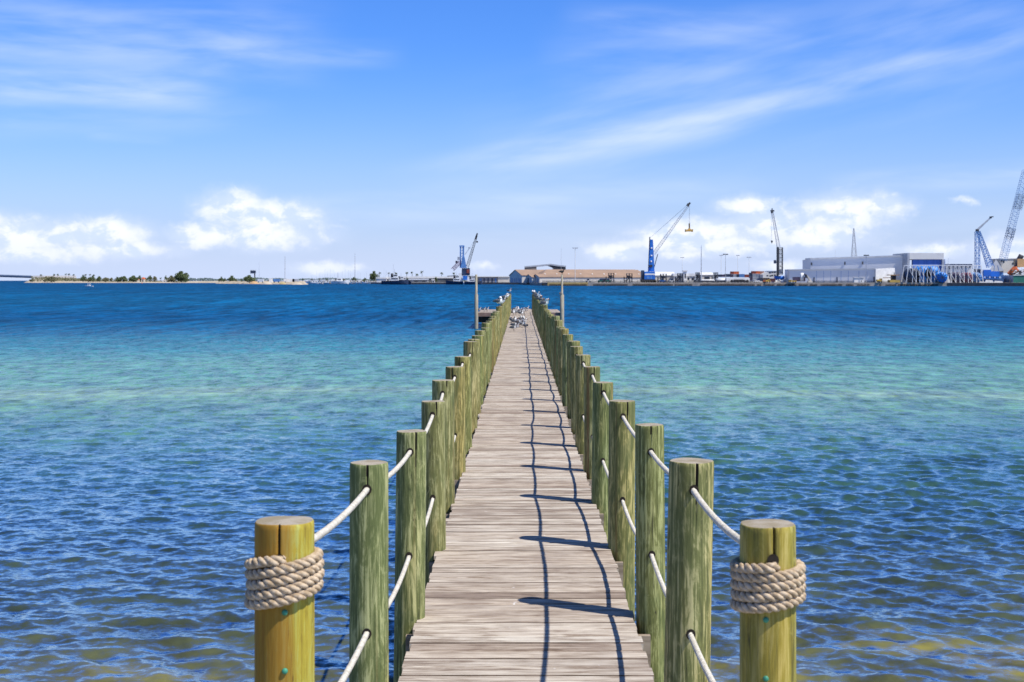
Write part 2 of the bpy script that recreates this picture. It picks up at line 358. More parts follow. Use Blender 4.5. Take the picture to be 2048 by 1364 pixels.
# ------------------------------------------------------------------ pier
def post_mat(name,dark,mid,pale,rust=.0,amber=False,moss=.6):
    m,t,b,o=newmat(name)
    co=t.new('ShaderNodeTexCoord').outputs['Object']; oi=t.new('ShaderNodeObjectInfo').outputs['Random']
    off=t.new('ShaderNodeVectorMath',operation='SCALE'); off.inputs[0].default_value=(31,17,53); t.l.new(oi,off.inputs['Scale'])
    v=t.vadd(co,off.outputs[0])
    streak=t.noise(t.vscale(v,(40,40,1.6)),1.0,8,.68,1.6)
    wide=t.noise(t.vscale(v,(15,15,3.2)),1.0,6,.66,2.2)
    fine=t.noise(t.vscale(v,(120,120,5)),1.0,3,.6)
    f=t.math('ADD',t.math('MULTIPLY',streak,.55),t.math('ADD',t.math('MULTIPLY',wide,.33),t.math('MULTIPLY',fine,.12)))
    c=t.ramp(f,[(.36,dark),(.44,mid),(.50,tuple(x*1.3 for x in mid)),(.555,pale),(.66,tuple(min(1,x*1.25) for x in pale))])
    lk=t.noise(t.vscale(v,(34,34,.75)),1.0,3,.5,.4); crk=t.maprange(t.math('ABSOLUTE',t.math('SUBTRACT',lk,.5)),.010,.0)
    c=t.mix(t.math('MULTIPLY',crk,t.maprange(t.noise(t.vscale(v,(6,6,1.1)),1.0,2),.46,.56,0,.9)),c,(.03,.025,.012))
    kn=t.noise(t.vscale(v,(22,22,11)),1.0,4,.7,.8); c=t.mix(t.maprange(kn,.56,.70,0,.55),c,pale)
    hue=t.noise(t.vscale(v,(3,3,.5)),1.0,3,.5)
    c=t.mix(t.maprange(hue,.42,.62,0,.55),c,t.mix(1.0,c,(1.25,.95,.55),'MULTIPLY'))
    ms=t.noise(t.vscale(v,(7,7,1.5)),1.0,5,.65,1.0); c=t.mix(t.math('MULTIPLY',t.maprange(ms,.48,.62),moss),c,t.mix(streak,(.030,.042,.010),(.13,.16,.050)))
    if amber:
        sx=t.new('ShaderNodeSeparateXYZ'); t.l.new(co,sx.inputs[0]); q=t.maprange(t.math('ADD',sx.outputs[0],t.math('MULTIPLY',t.math('SUBTRACT',streak,.5),.09)),-.680,-.628)
        c=t.mix(t.math('MULTIPLY',t.math('SUBTRACT',1.0,q),.75),c,t.mix(streak,(.20,.065,.003),(.41,.165,.006)))
    # per-post tint
    tr=t.ramp(oi,[(0,(.95,1.0,.88)),(.3,(1.05,1.0,.95)),(.6,(.82,.98,.74)),(1,(1.12,1.05,.92))],'LINEAR')
    c=t.mix(.85,c,tr,'MULTIPLY')
    # rust run below some of the rope holes
    ang=t.noise(t.vscale(v,(14,14,.25)),1.0,2,.5)
    c=t.mix(t.math('MULTIPLY',t.maprange(ang,.62,.72),rust),c,(.20,.085,.025))
    # wet, weed-dark foot near the water line (a stain with a limit of its own)
    ps=t.new('ShaderNodeSeparateXYZ'); t.l.new(t.new('ShaderNodeNewGeometry').outputs['Position'],ps.inputs[0])
    wet=t.maprange(t.math('ADD',ps.outputs[2],t.math('MULTIPLY',streak,.25)),.62,.40)
    c=t.mix(t.math('MULTIPLY',wet,.88),c,(.018,.020,.012))
    t.l.new(c,b.inputs['Base Color']); b.inputs['Roughness'].default_value=.78
    bp=t.new('ShaderNodeBump',inp={'Strength':.55,'Distance':.006,'Height':f}); t.l.new(bp.outputs[0],b.inputs['Normal'])
    return m
M_post=post_mat('treated_post_wood',(.028,.028,.008),(.125,.122,.038),(.37,.34,.165),.6)
M_postg=post_mat('green_post_wood',(.022,.027,.008),(.110,.125,.042),(.38,.37,.19),.4)
M_posty=post_mat('ochre_post_wood',(.17,.09,.006),(.33,.24,.025),(.42,.38,.11),.0,True,0)
M_posto=post_mat('olive_post_wood',(.085,.065,.006),(.215,.190,.026),(.40,.36,.12),.0,False,.35)
M_end,t_,b_,o_=newmat('post_end_grain')
co=t_.new('ShaderNodeTexCoord').outputs['Object']
ln=t_.new('ShaderNodeVectorMath',operation='LENGTH'); t_.l.new(t_.vscale(co,(1,1,0)),ln.inputs[0])
rg=t_.math('SINE',t_.math('ADD',t_.math('MULTIPLY',ln.outputs['Value'],700.0),t_.math('MULTIPLY',t_.noise(co,9,3),9.0)))
t_.l.new(t_.mix(t_.maprange(rg,-1,1,0,.7),t_.mix(t_.maprange(t_.noise(co,14,4),.4,.62),(.46,.41,.33),(.31,.26,.17)),(.20,.16,.10)),b_.inputs['Base Color']); b_.inputs['Roughness'].default_value=.9
M_crack=pm('dark_crack',(.022,.014,.007),(.012,.009,.005),30,.9)
# deck boards
M_deck,t_,b_,o_=newmat('weathered_deck_boards')
co=t_.new('ShaderNodeTexCoord').outputs['Object']; geo=t_.new('ShaderNodeNewGeometry'); ri=geo.outputs['Random Per Island']
off=t_.new('ShaderNodeVectorMath',operation='SCALE'); off.inputs[0].default_value=(47,0,91); t_.l.new(ri,off.inputs['Scale'])
v=t_.vadd(co,off.outputs[0])
g1=t_.noise(t_.vscale(v,(2.6,46,10)),1.0,6,.65,.5); g2=t_.noise(t_.vscale(v,(3.2,11,6)),1.0,4,.6,.6); g3=t_.noise(t_.vscale(v,(6,170,20)),1.0,3,.6)
f=t_.math('ADD',t_.math('MULTIPLY',g1,.52),t_.math('ADD',t_.math('MULTIPLY',g2,.30),t_.math('MULTIPLY',g3,.18)))
c=t_.ramp(f,[(.34,(.085,.057,.036)),(.425,(.235,.180,.132)),(.49,(.425,.370,.300)),(.56,(.57,.520,.435)),(.68,(.72,.68,.59))])
bt=t_.ramp(ri,[(0,(.50,.41,.36)),(.10,(.78,.70,.65)),(.35,(1,.97,.95)),(.6,(.92,.84,.78)),(.85,(1.12,1.12,1.12)),(1,(.62,.53,.48))])
c=t_.mix(.9,c,bt,'MULTIPLY')
big=t_.noise(t_.vscale(co,(1.5,.8,1)),1.0,4,.6); c=t_.mix(t_.maprange(big,.52,.72,0,.35),c,(.20,.15,.12))
spot=t_.noise(t_.vscale(co,(9,9,9)),1.0,2,.5); c=t_.mix(t_.maprange(spot,.735,.775,0,.85),c,(.78,.76,.73))
t_.l.new(c,b_.inputs['Base Color']); b_.inputs['Roughness'].default_value=.82
bp=t_.new('ShaderNodeBump',inp={'Strength':.6,'Distance':.004,'Height':f}); t_.l.new(bp.outputs[0],b_.inputs['Normal'])
M_seam=pm('board_edge_grime',(.19,.145,.11),(.09,.065,.045),5,.9)
M_beam=pm('old_beam_wood',(.36,.29,.22),(.22,.17,.12),3,.85,stretch=(1,8,8),bump=.3)
M_under=pm('shade_dark_timber',(.06,.045,.032),(.035,.028,.02),3,.9)  # shade below the deck is put into this timber colour
M_rope=pm('white_nylon_rope',(.64,.60,.51),(.48,.44,.36),40,.75,bump=.2)
M_manila,t_,b_,o_=newmat('manila_rope')
co=t_.new('ShaderNodeTexCoord').outputs['Object']
n=t_.noise(co,60,4,.6); n2=t_.noise(co,500,2,.6)
t_.l.new(t_.mix(t_.maprange(n,.35,.65),(.36,.26,.155),(.58,.46,.32)),b_.inputs['Base Color']); b_.inputs['Roughness'].default_value=.9
bp=t_.new('ShaderNodeBump',inp={'Strength':.5,'Distance':.002,'Height':n2}); t_.l.new(bp.outputs[0],b_.inputs['Normal'])
M_nail=pm('verdigris_copper',(.05,.30,.18),(.035,.2,.12),50,.55)

S=2.05; Z1=3.94
zs=[Z1+S*i for i in range(41)]
# measured: x, top height over the deck, diameter for the first bents
LFT=[(-.69,1.30,.171),(-.674,1.193,.172),(-.652,1.104,.180),(-.655,1.10,.178),(-.70,1.105,.20),(-.69,1.096,.205),(-.70,1.086,.20),(-.685,1.174,.19)]
RGT=[(.72,1.291,.162),(.757,1.201,.198),(.765,1.142,.173),(.757,1.10,.196),(.74,1.083,.185),(.745,1.096,.17),(.748,1.104,.18),(.752,1.106,.17)]
HU={0:1.20,1:1.085}; HL={0:.60,1:.456}
pier=thing('pier','long narrow weathered timber pier with rope-strung posts running out over the bay','pier',(0,0,DECKZ))
rng=random.Random(4)
def post_mesh(x,y,top,dia,lean,crack,holes,mat,k_=1):
    """tapered round pile with checks, chamfered head and rope holes"""
    r0=dia/2; n0=34; angs=[2*PI*k/n0 for k in range(n0)]
    ca=crack[0]; cw=.06
    angs=[a for a in angs if abs((a-ca+PI)%(2*PI)-PI)>.13]+[ca-.11,ca-cw,ca-.03,ca,ca+.03,ca+cw,ca+.11]
    angs=sorted(a%(2*PI) for a in angs); n=len(angs)
    zt=top; zl=[-2.4,-1.0,-.5,0.0,.25,.5,.72,.9,zt-.40,zt-.28,zt-.18,zt-.10,zt-.05,zt-.018,zt-.004,zt]
    zl=sorted(set(round(z,4) for z in zl if z<=zt))
    ph=rng.uniform(0,6); mb=MB(); vs=[]
    for z in zl:
        tt=(zt-z)
        rr=r0*(1+.02*tt)
        if z>zt-.003: rr*=.955
        elif z>zt-.006: rr*=.985
        lx=lean[0]*(z-zt); ly=lean[1]*(z-zt)
        for a in angs:
            d=abs((a-ca+PI)%(2*PI)-PI)
            fade=max(0,min(1,(z-(zt-crack[1]))/(crack[1]*.6)))
            nt=crack[2]*max(0,1-d/cw)*fade
            wob=.0035*math.sin(2*a+ph+z*.5)+.0012*math.sin(5*a+z*2+ph)
            q=rr*(1+wob*2)-nt
            vs.append((x+q*math.cos(a)+lx,y+q*math.sin(a)+ly,z+(.0012*math.sin(3*a+ph) if z>=zt-.02 else 0)))
    N=len(zl); fs=[];
    mb.v=[(a,b,c+DECKZ) for a,b,c in vs]
    for i in range(N-1):
        for k in range(n):
            k2=(k+1)%n; mid=(angs[k]+(angs[k2]+(2*PI if k2==0 else 0)))/2
            d=abs((mid-ca+PI)%(2*PI)-PI)
            dark= d<((.05 if k_>0 else .035) if zl[i]>=zt-crack[1]*.5 else .02) and zl[i]>=zt-crack[1]*.93
            mb.f.append((i*n+k,i*n+k2,(i+1)*n+k2,(i+1)*n+k)); mb.m.append(2 if dark else 0); mb.smooth.append(True)
    c=len(mb.v); mb.v.append((x,y,DECKZ+zt+.004))
    for k in range(n):
        mb.f.append(((N-1)*n+k,(N-1)*n+(k+1)%n,c)); mb.m.append(1); mb.smooth.append(False)
    for hz,hr in holes:                                    # rope holes: dark bore on the near and far face
        for sgn in (-1,1):
            yy=y+sgn*(r0*(1+.02*(zt-hz))*1.005)+lean[1]*(hz-zt); xx=x+lean[0]*(hz-zt)
            vs2=[(xx+hr*math.cos(2*PI*k/14),yy+sgn*(.0012 if k%2 else .0012)-sgn*.0,DECKZ+hz+hr*1.15*math.sin(2*PI*k/14)) for k in range(14)]
            # bend the ring to the round face
            rr=r0*(1+.02*(zt-hz))*1.006
            vs2=[(vx,y+lean[1]*(hz-zt)+sgn*(math.sqrt(max(0,rr*rr-(vx-xx)**2))+.0035),vz) for vx,vy,vz in vs2]
            mb.add(vs2,[tuple(range(14)) if sgn>0 else tuple(range(13,-1,-1))],2)
    return mb
holes_u={}; holes_l={}
for side,tab in ((-1,LFT),(1,RGT)):
    for k,y in enumerate(zs):
        if k<len(tab): x,top,dia=tab[k]
        else:
            dia=rng.uniform(.165,.205); top=1.10+rng.uniform(-.03,.03); x=(-.612-dia/2-rng.uniform(0,.03)) if side<0 else (.672+dia/2+rng.uniform(0,.03))
            if rng.random()<.12: top+=.07
        yj=y+(rng.uniform(-.03,.03) if k>2 else 0)
        lean=((rng.uniform(-.012,.012)) if k>1 else 0,rng.uniform(-.008,.008))
        if side>0 and k==1: lean=(.022,0)
        if side<0 and k==2: lean=(.010,0)
        hu=HU.get(k,1.0+rng.uniform(-.012,.012)); hl=HL.get(k,.385+rng.uniform(-.012,.012))
        if hu>top-.07: hu=top-.08
        ca=-PI/2+rng.uniform(-.45,.45)
        cl=rng.choice([.12,.16,.22,.3,.1])
        if k==0: ca=-PI/2+(-.02 if side<0 else .05); cl=.16 if side<0 else .17
        if side<0 and k==1: ca=-PI/2+.02; cl=.12
        if side>0 and k==1: ca=-PI/2+.12; cl=.30
        mat=M_posty if k==0 else (M_postg if (side>0 and k in(1,3,4,6,9,13)) or (side<0 and k in (1,2,9)) else M_post)
        if side>0 and k==0: mat=M_posto
        mb=post_mesh(x,yj,top,dia,lean,(ca,cl,.012 if k else .015),[(hu,.021 if k else .017),(hl,.021)] if k<30 else [],mat,k)
        o=mb.build('post',[mat,M_end,M_crack],pier)
        if k==0: o['label']='thick ochre end post with rope coil round its head'
        holes_u[side,k]=(x+lean[0]*(hu-top),yj,hu); holes_l[side,k]=(x+lean[0]*(hl-top),yj,hl)
        o_xy=(x,yj)
        if k==0:
            for hz in ((1.052,.885) if side<0 else (1.03,.862)):
                dx=.016 if side<0 else -.02; rr=dia/2*1.012
                nb=MB(); yy=yj-math.sqrt(rr*rr-dx*dx)
                prof=[(.0085,.001),(.0088,-.003),(.0065,-.0065),(.0025,-.008)]
                nb.lathe(prof,(x+dx,yy,DECKZ+hz),12,axis='y'); nb.build('nail',M_nail,o)
# deck: one board at a time in one mesh, gaps between
db=MB(); y=-6.0; rd=random.Random(8)
while y<95.2:
    wdt=.138+rd.uniform(-.003,.003); l=-.610+rd.uniform(-.012,.010); r_=.667+rd.uniform(-.010,.012)
    if rd.random()<.06: l-=.02
    z1=rd.uniform(-.003,.002); z2=rd.uniform(-.003,.002); sk=rd.uniform(-.002,.002); h=.036; e=.007; dk=1 if rd.random()<.5 else 0
    a0,a1=y,y+wdt
    def bp_(xx,yy,zz): return (xx,yy+sk*xx,DECKZ+zz+(z1 if xx<0 else z2))
    vs=[bp_(l,a0,-h),bp_(r_,a0,-h),bp_(r_,a1,-h),bp_(l,a1,-h),bp_(l,a0,-e),bp_(r_,a0,-e),bp_(r_,a1,-e),bp_(l,a1,-e),bp_(l,a0+e,0),bp_(r_,a0+e,0),bp_(r_,a1-e,0),bp_(l,a1-e,0)]
    db.add(vs,[(3,2,1,0),(0,1,5,4),(1,2,6,5),(2,3,7,6),(3,0,4,7),(4,5,9,8),(5,6,10,9),(6,7,11,10),(7,4,8,11),(8,9,10,11)])
    db.m[-5]=dk; db.m[-3]=dk
    y+=wdt+rd.uniform(.010,.016)
db.build('deck',[M_deck,M_seam],pier)
for xx in (-.50,.02,.54):
    MB().box(xx-.022,xx+.022,-6,95.1,DECKZ-.225,DECKZ-.040).build('stringer',M_under,pier)
for k,y in enumerate(zs):
    xl=holes_u[-1,k][0]; xr=holes_u[1,k][0]
    ylo=y-.095-.045
    MB().box(min(xl-.02,-.60-.07),max(xr-.005,.667+.055) if k>2 else xr-.01,ylo-.02,ylo+.022,DECKZ-.42,DECKZ-.228 if False else DECKZ-.075).build('cross_beam',M_beam,pier)
# T-head platform at the far end
for x0,x1 in ((-2.72,-.63),(.685,2.52)):
    pb=MB(); yy=84.2
    while yy<93.5:
        pb.box(x0,x1,yy,yy+.138,DECKZ-.036,DECKZ+rd.uniform(-.003,.002)); yy+=.145
    pb.build('platform_deck',M_deck,pier)
    MB().box(x0,x1,84.10,84.19,DECKZ-.24,DECKZ-.002).build('fascia_board',pm('red_brown_board',(.28,.18,.14),(.20,.13,.10),2,.85),pier)
    MB().box(x0+.05,x1-.05,84.5,84.7,DECKZ-.62,DECKZ-.26).build('cross_beam',M_under,pier)
    pl=MB(); px_=x0+.25 if x0<0 else x1-.25
    for q in (88.5,92.5): MB().bar((px_,q,-1.5),(px_,q,DECKZ-.04),.11,12,sm=True).build('post',M_post,pier)
M_pole=pm('grey_pole_wood',(.42,.37,.27),(.27,.24,.17),4,.8,stretch=(6,6,.6))
def pole(px,ptop,segs,label):
    Y=84.0; x=WX(px,Y); mb=MB(); prof=[]
    for py,rpx in segs: prof.append((rpx*Y/F,WZ(py,Y)))
    prof=prof[::-1]; mb.lathe(prof,(x,Y,0),14)
    mb.v=[tuple(v) for v in mb.v]
    o=mb.build('corner_pole',M_pole,pier); o['label']=label; return x,Y
pole(952.5,545,[(549,2.0),(549.2,2.3),(588,2.5),(590,3.7),(640,3.8),(662,4.0),(700,4.0)],'tall grey pole at the seaward platform corner')
pole(1124,546,[(549,1.6),(549.3,1.9),(588,2.1),(590,4.0),(640,4.2),(660,4.4),(700,4.4)],'tall grey pole carrying a black bird at the platform corner')
# ropes
def resample(P,d):
    P=[Vector(p) for p in P]; L=[0]
    for a,b in zip(P,P[1:]): L.append(L[-1]+(b-a).length)
    st=[]; s_=0; i=0
    while s_<L[-1]:
        while L[i+1]<s_: i+=1
        st.append(P[i].lerp(P[i+1],(s_-L[i])/max(1e-9,L[i+1]-L[i]))); s_+=d
    return st
def strand(st,d,pitch,off,ph0):
    path=[]
    for j,p in enumerate(st):
        dd=(st[min(j+1,len(st)-1)]-st[max(j-1,0)]).normalized(); ax=dd.cross(Vector((0,0,1))).normalized(); bx=dd.cross(ax)
        ph=2*PI*(j*d/pitch)+ph0; path.append(p+(ax*math.cos(ph)+bx*math.sin(ph))*off)
    return path
def rope(level,side,label):
    H=holes_u if level=='u' else holes_l
    pts=[]; sag=.034 if level=='u' else .048
    ks=range(len(zs))
    for k in ks:
        a=Vector(H[side,k]); a.z+=DECKZ; pts.append(a)
        if k+1<len(zs):
            b=Vector(H[side,k+1]); b.z+=DECKZ
            s_=sag*rng.uniform(.75,1.3); n=10 if k<14 else 5
            for i in range(1,n):
                u=i/n; p=a.lerp(b,u); p.z-=s_*4*u*(1-u); p.x+=.012*math.sin(u*PI)*rng.choice((-1,1))*0; pts.append(p)
    root=thing('guard_rope',label,'rope',pts[0],'white guard ropes threaded through the pier posts')
    mb=MB(); n_near=1+10*8
    P=pts[:n_near]; st=resample(P,.011)
    for k in range(3): mb.tube(strand(st,.011,.080,.0056,2*PI*k/3),.0080,7)
    mb.tube(pts[n_near-1:],.0138,8); mb.build('rope_line',M_rope,root)
    return root,pts
RU={}
for side,nm in ((-1,'left'),(1,'right')):
    RU[side],_=rope('u',side,f'upper white rope threaded through the heads of the {nm} row of pier posts')
    rope('l',side,f'lower white rope threaded through the {nm} row of posts near knee height')
def coil(side,root):
    x,y=(LFT if side<0 else RGT)[0][0],zs[0]; dia=(LFT if side<0 else RGT)[0][2]
    rr=.0150; R0=dia/2+rr*.86; turns=4.55 if side<0 else 4.4; zt=DECKZ+1.200 if side<0 else DECKZ+1.182
    pts=[]; n=int(turns*90)
    pts.append((x+.012,y-dia/2+.03,zt)); pts.append((x+.006,y-dia/2-.002,zt))
    tilt=.018 if side<0 else .006
    for i in range(n+1):
        u=i/n*turns; a=-PI/2-.10-u*2*PI            # leaves the hole towards the left and winds down
        drop=.0282*max(0,u-.02)
        if u<.5: drop+= .006*math.sin(u*2*PI)
        tl=tilt*(math.cos(a))*min(1,u/.25)
        rj=R0+.0015*math.sin(u*5)+.001*math.sin(u*17+side); drop+=.0022*math.sin(u*7.3+side*2)
        pts.append((x+rj*math.cos(a),y+rj*math.sin(a),zt-drop+tl))
    # resample and twist three strands
    P=[Vector(p) for p in pts]; L=[0]
    for a,b in zip(P,P[1:]): L.append(L[-1]+(b-a).length)
    st=[]; d=.0045; s_=0; i=0
    while s_<L[-1]:
        while L[i+1]<s_: i+=1
        st.append(P[i].lerp(P[i+1],(s_-L[i])/max(1e-9,L[i+1]-L[i]))); s_+=d
    cb=MB()
    for k in range(3):
        path=[]
        for j,p in enumerate(st):
            dd=(st[min(j+1,len(st)-1)]-st[max(j-1,0)]).normalized(); ax=dd.cross(Vector((0,0,1))).normalized(); bx=dd.cross(ax)
            ph=2*PI*(j*d/.070)+2*PI*k/3
            path.append(p+(ax*math.cos(ph)+bx*math.sin(ph))*rr*.58)
        cb.tube(path,rr*.50,9)
    cb.build('rope_coil',M_manila,root)['label']='thick beige twisted rope coiled round the end post'
for sd in (-1,1): coil(sd,RU[sd])
# ------------------------------------------------------------------ far shore
GZ=1.8                                                        # top of the quays
def crop(x0,y0,k): return lambda cx,cy:(x0+cx/k,y0+cy/k)
K1=crop(0,480,4.876); K2=crop(400,480,4.876); K3=crop(720,440,6.0235); K4=crop(1000,440,6.0235); K5=crop(1260,380,5.689); K6=crop(1560,440,6.0235); K7=crop(1780,360,5.929); K8=crop(1380,500,7.877)
def P(K,cx,cy,Y): return W(*K(cx,cy),Y)
def bx(mb,K,x0,y0,x1,y1,Y,dep,mi=0,zmin=None):
    a=P(K,x0,y0,Y); b=P(K,x1,y1,Y); z0=b.z if zmin is None else zmin
    mb.box(a.x,b.x,Y,Y+dep,z0,a.z,mi); return mb
qa=(16.0,770); qb=(262,721)
def qY(px):
    k=(px-CX)/F; tt=(qa[1]*k-qa[0])/((qb[0]-qa[0])+(qa[1]-qb[1])*k); return qa[1]-(qa[1]-qb[1])*tt
white=pm('white_paint',(.78,.78,.76),(.66,.66,.65),.4,.6); cream=pm('cream_cladding',(.62,.58,.50),(.52,.48,.42),.15,.7)
greyclad=pm('grey_cladding',(.50,.50,.50),(.43,.43,.44),.12,.6,stretch=(1,1,.2)); paleclad=pm('pale_cladding',(.70,.69,.66),(.62,.61,.59),.1,.6)
tanroof=pm('tan_roof',(.37,.25,.17),(.30,.205,.145),.12,.8,stretch=(1,1,1)); dark=pm('dark_steel',(.035,.04,.05),(.02,.022,.03),.5,.6)
navy=pm('navy_steel',(.03,.05,.10),(.02,.03,.06),.5,.5); blue=pm('crane_blue',(.02,.17,.62),(.02,.13,.48),.3,.45); lblue=pm('light_crane_blue',(.12,.28,.58),(.08,.20,.45),.3,.5)
steel=pm('galvanised_steel',(.42,.45,.50),(.32,.34,.38),.6,.5); concrete=pm('quay_concrete',(.52,.43,.33),(.38,.31,.24),.5,.9); asphalt=pm('yard_paving',(.30,.28,.25),(.22,.21,.19),.05,.9)
sand=pm('pale_sand',(.52,.44,.33),(.40,.33,.23),.03,.95); yellow=pm('machine_yellow',(.72,.45,.06),(.58,.34,.05),.6,.6); orange=pm('orange_paint',(.70,.16,.04),(.55,.12,.04),.5,.6)
glass=pm('dark_glazing',(.03,.04,.06),(.02,.025,.035),1,.15); rubber=pm('tyre_rubber',(.016,.016,.017),(.025,.024,.023),2,.85); rust=pm('rust_red_paint',(.30,.07,.04),(.22,.05,.035),.4,.7)
purple=pm('dull_violet_paint',(.10,.08,.14),(.07,.06,.11),.4,.7); green=pm('ship_green',(.02,.16,.12),(.015,.12,.09),.1,.5); gold=pm('spreader_yellow',(.62,.40,.10),(.50,.30,.08),.5,.6)
yquay=pm('yellow_quay_edge',(.66,.46,.16),(.50,.34,.14),.3,.85); trunkm=pm('tree_bark',(.13,.10,.07),(.09,.07,.05),2,.9)
def leafmat(n,c1,c2):
    m,t,b,o=newmat(n); ri=t.new('ShaderNodeNewGeometry').outputs['Random Per Island']
    t.set(b.inputs['Base Color'],t.mix(ri,c1,c2)); b.inputs['Roughness'].default_value=.75; return m
leaf1=leafmat('oak_leaves',(.035,.060,.018),(.085,.115,.040)); leaf2=leafmat('olive_scrub_leaves',(.075,.085,.035),(.15,.14,.07)); leaf3=leafmat('palm_fronds',(.030,.052,.020),(.075,.095,.040)); leaf4=leafmat('haze_tinted_leaves',(.085,.125,.125),(.11,.15,.15))  # distance haze is painted into the far wood's blue-grey leaf colour
rt=random.Random(21)
def leaves(mb,c,rx,ry,rz,n,s):
    for _ in range(n):
        while True:
            u=Vector((rt.uniform(-1,1),rt.uniform(-1,1),rt.uniform(-1,1)))
            if .25<u.length<1: break
        p=Vector((c[0]+u.x*rx,c[1]+u.y*ry,c[2]+u.z*rz))
        a=Vector((rt.gauss(0,1),rt.gauss(0,1),rt.gauss(0,1))).normalized(); b_=a.orthogonal().normalized(); q=s*rt.uniform(.6,1.3)
        mb.add([p-a*q,p+b_*q*.7,p+a*q,p-b_*q*.7],[(0,1,2,3)])
def bush(name,label,cat,cpx,top,bot,wpx,Y,leaf,group,trunk=True,n=None,lobes=None):
    """broad-leaved tree or shrub: forked trunk, crown of leaf clumps"""
    b0=W(cpx,bot,Y); zt=WZ(top,Y); wd=wpx*Y/F; h=zt-b0.z
    r=thing(name,label,cat,b0,group); cm=MB(); n=n or int(130+26*wpx)
    nl=lobes or max(4,int(wpx/3.2))
    tm=MB(); th=h*.42; tm.tube([b0,b0+Vector((wd*.02,0,th*.5)),b0+Vector((0,0,th))],[wd*.045,wd*.036,wd*.028],7)
    for i in range(nl):
        u=rt.uniform(-.36,.36) if i else 0; zz=(.60 if i==0 else rt.uniform(.34,.74)-abs(u)*.35)
        s_=rt.uniform(.17,.27); c=b0+Vector((u*wd,rt.uniform(-.3,.3)*wd,zz*h))
        leaves(cm,c,s_*wd,s_*wd,min(.28*h,s_*wd*1.1),n//nl,wd*.040+.10)
        tm.bar(b0+Vector((0,0,th*.8)),c,wd*.018,5,wd*.008)
    leaves(cm,b0+Vector((0,0,.45*h)),wd*.42,wd*.35,.36*h,n//3,wd*.045+.10)
    leaves(cm,b0+Vector((0,0,.88*h)),wd*.16,wd*.16,.12*h,n//8,wd*.035+.08)
    cm.build('crown',leaf,r)
    if trunk: tm.build('trunk',trunkm,r)
    return r
def palm(label,cpx,top,bot,Y,group,wpx=8):
    b0=W(cpx,bot,Y); zt=WZ(top,Y); rr=wpx*.5*Y/F; r=thing('palm_tree',label,'palm tree',b0,group)
    tp=Vector((b0.x+rt.uniform(-.3,.3),Y,zt-rr*.75)); MB().tube([b0,b0.lerp(tp,.5)+Vector((rt.uniform(-.15,.15),0,0)),tp],[.26,.20,.18],7).build('trunk',trunkm,r)
    cm=MB()
    for i in range(22):
        a=rt.uniform(0,2*PI); e=rt.uniform(-.5,1.2); L=rr*rt.uniform(.85,1.15); dx=Vector((math.cos(a),math.sin(a),0)); sd=Vector((-math.sin(a),math.cos(a),0)); w_=rr*.17
        pts=[]
        for k in range(5):
            u=k/4; pts.append(tp+dx*L*u*math.cos(e*.7)+Vector((0,0,L*(u*math.sin(e)-.55*u*u))))
        vs=[]
        for k,p in enumerate(pts):
            ww=w_*(.35,1,1,.7,.08)[k]; dr=Vector((0,0,-ww*.6)); vs+= [p-sd*ww+dr,p,p+sd*ww+dr]
        cm.add(vs,[f for k in range(4) for f in ((3*k,3*k+1,3*k+4,3*k+3),(3*k+1,3*k+2,3*k+5,3*k+4))])
    cm.build('crown',leaf3,r); return r
# ---- land
def slab(name,pts,z,mat,z0=-3):
    mb=MB(); mb.prism([(x,y,z0) for x,y in pts],(0,0,z-z0)); o=mb.build(name,mat); return tag(o,kind='structure')
quay_e=[qa,qb,(275,718),(700,700),(1500,1500),(1500,4000),(20,4000),(qa[0]-3,800)]
slab('quay_ground',quay_e,GZ,asphalt)
slab('western_quay_ground',[(WX(780,1052),1052),(WX(1040,1052),1052),(qa[0]-4,qa[1]+6),(qa[0]-3.5,4000),(-560,4000),(WX(700,1320),1320)],GZ-.3,asphalt)
# faces of the quays
def wallface(name,label,p,q,z,mat,th=1.2):
    d=Vector((q[0]-p[0],q[1]-p[1],0)).normalized(); n=Vector((d.y,-d.x,0)); mb=MB()
    a=Vector((p[0],p[1],-3)); b=Vector((q[0],q[1],-3)); mb.prism([a,b,b+n*th,a+n*th],(0,0,z+3)); return tag(mb.build(name,mat),label,'quay wall')
px_t=1232
wp=lambda px:(WX(px,qY(px)),qY(px))
wallface('quay_wall','yellow ochre quay wall with tyres before the tan roofed warehouse',wp(1096),wp(1176),GZ+.15,yquay)
wallface('quay_wall','pale concrete quay wall hung with black tyres between both blue based cranes',wp(1176.4),wp(1600),GZ+.10,concrete)
wallface('quay_wall','pale concrete quay wall running below the big white shed and blue reels',wp(1600.4),wp(1893),GZ+.12,concrete)
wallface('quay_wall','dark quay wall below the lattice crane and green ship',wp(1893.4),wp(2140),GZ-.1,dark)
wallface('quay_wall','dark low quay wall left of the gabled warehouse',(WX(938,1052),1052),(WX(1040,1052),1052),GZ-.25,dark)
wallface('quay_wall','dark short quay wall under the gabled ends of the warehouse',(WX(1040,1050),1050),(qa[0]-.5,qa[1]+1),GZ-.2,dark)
wallface('quay_wall','dark quay wall under the white sheds left of the slender blue crane',(WX(790,1052),1052),(WX(930,1052),1052),GZ-.5,dark)
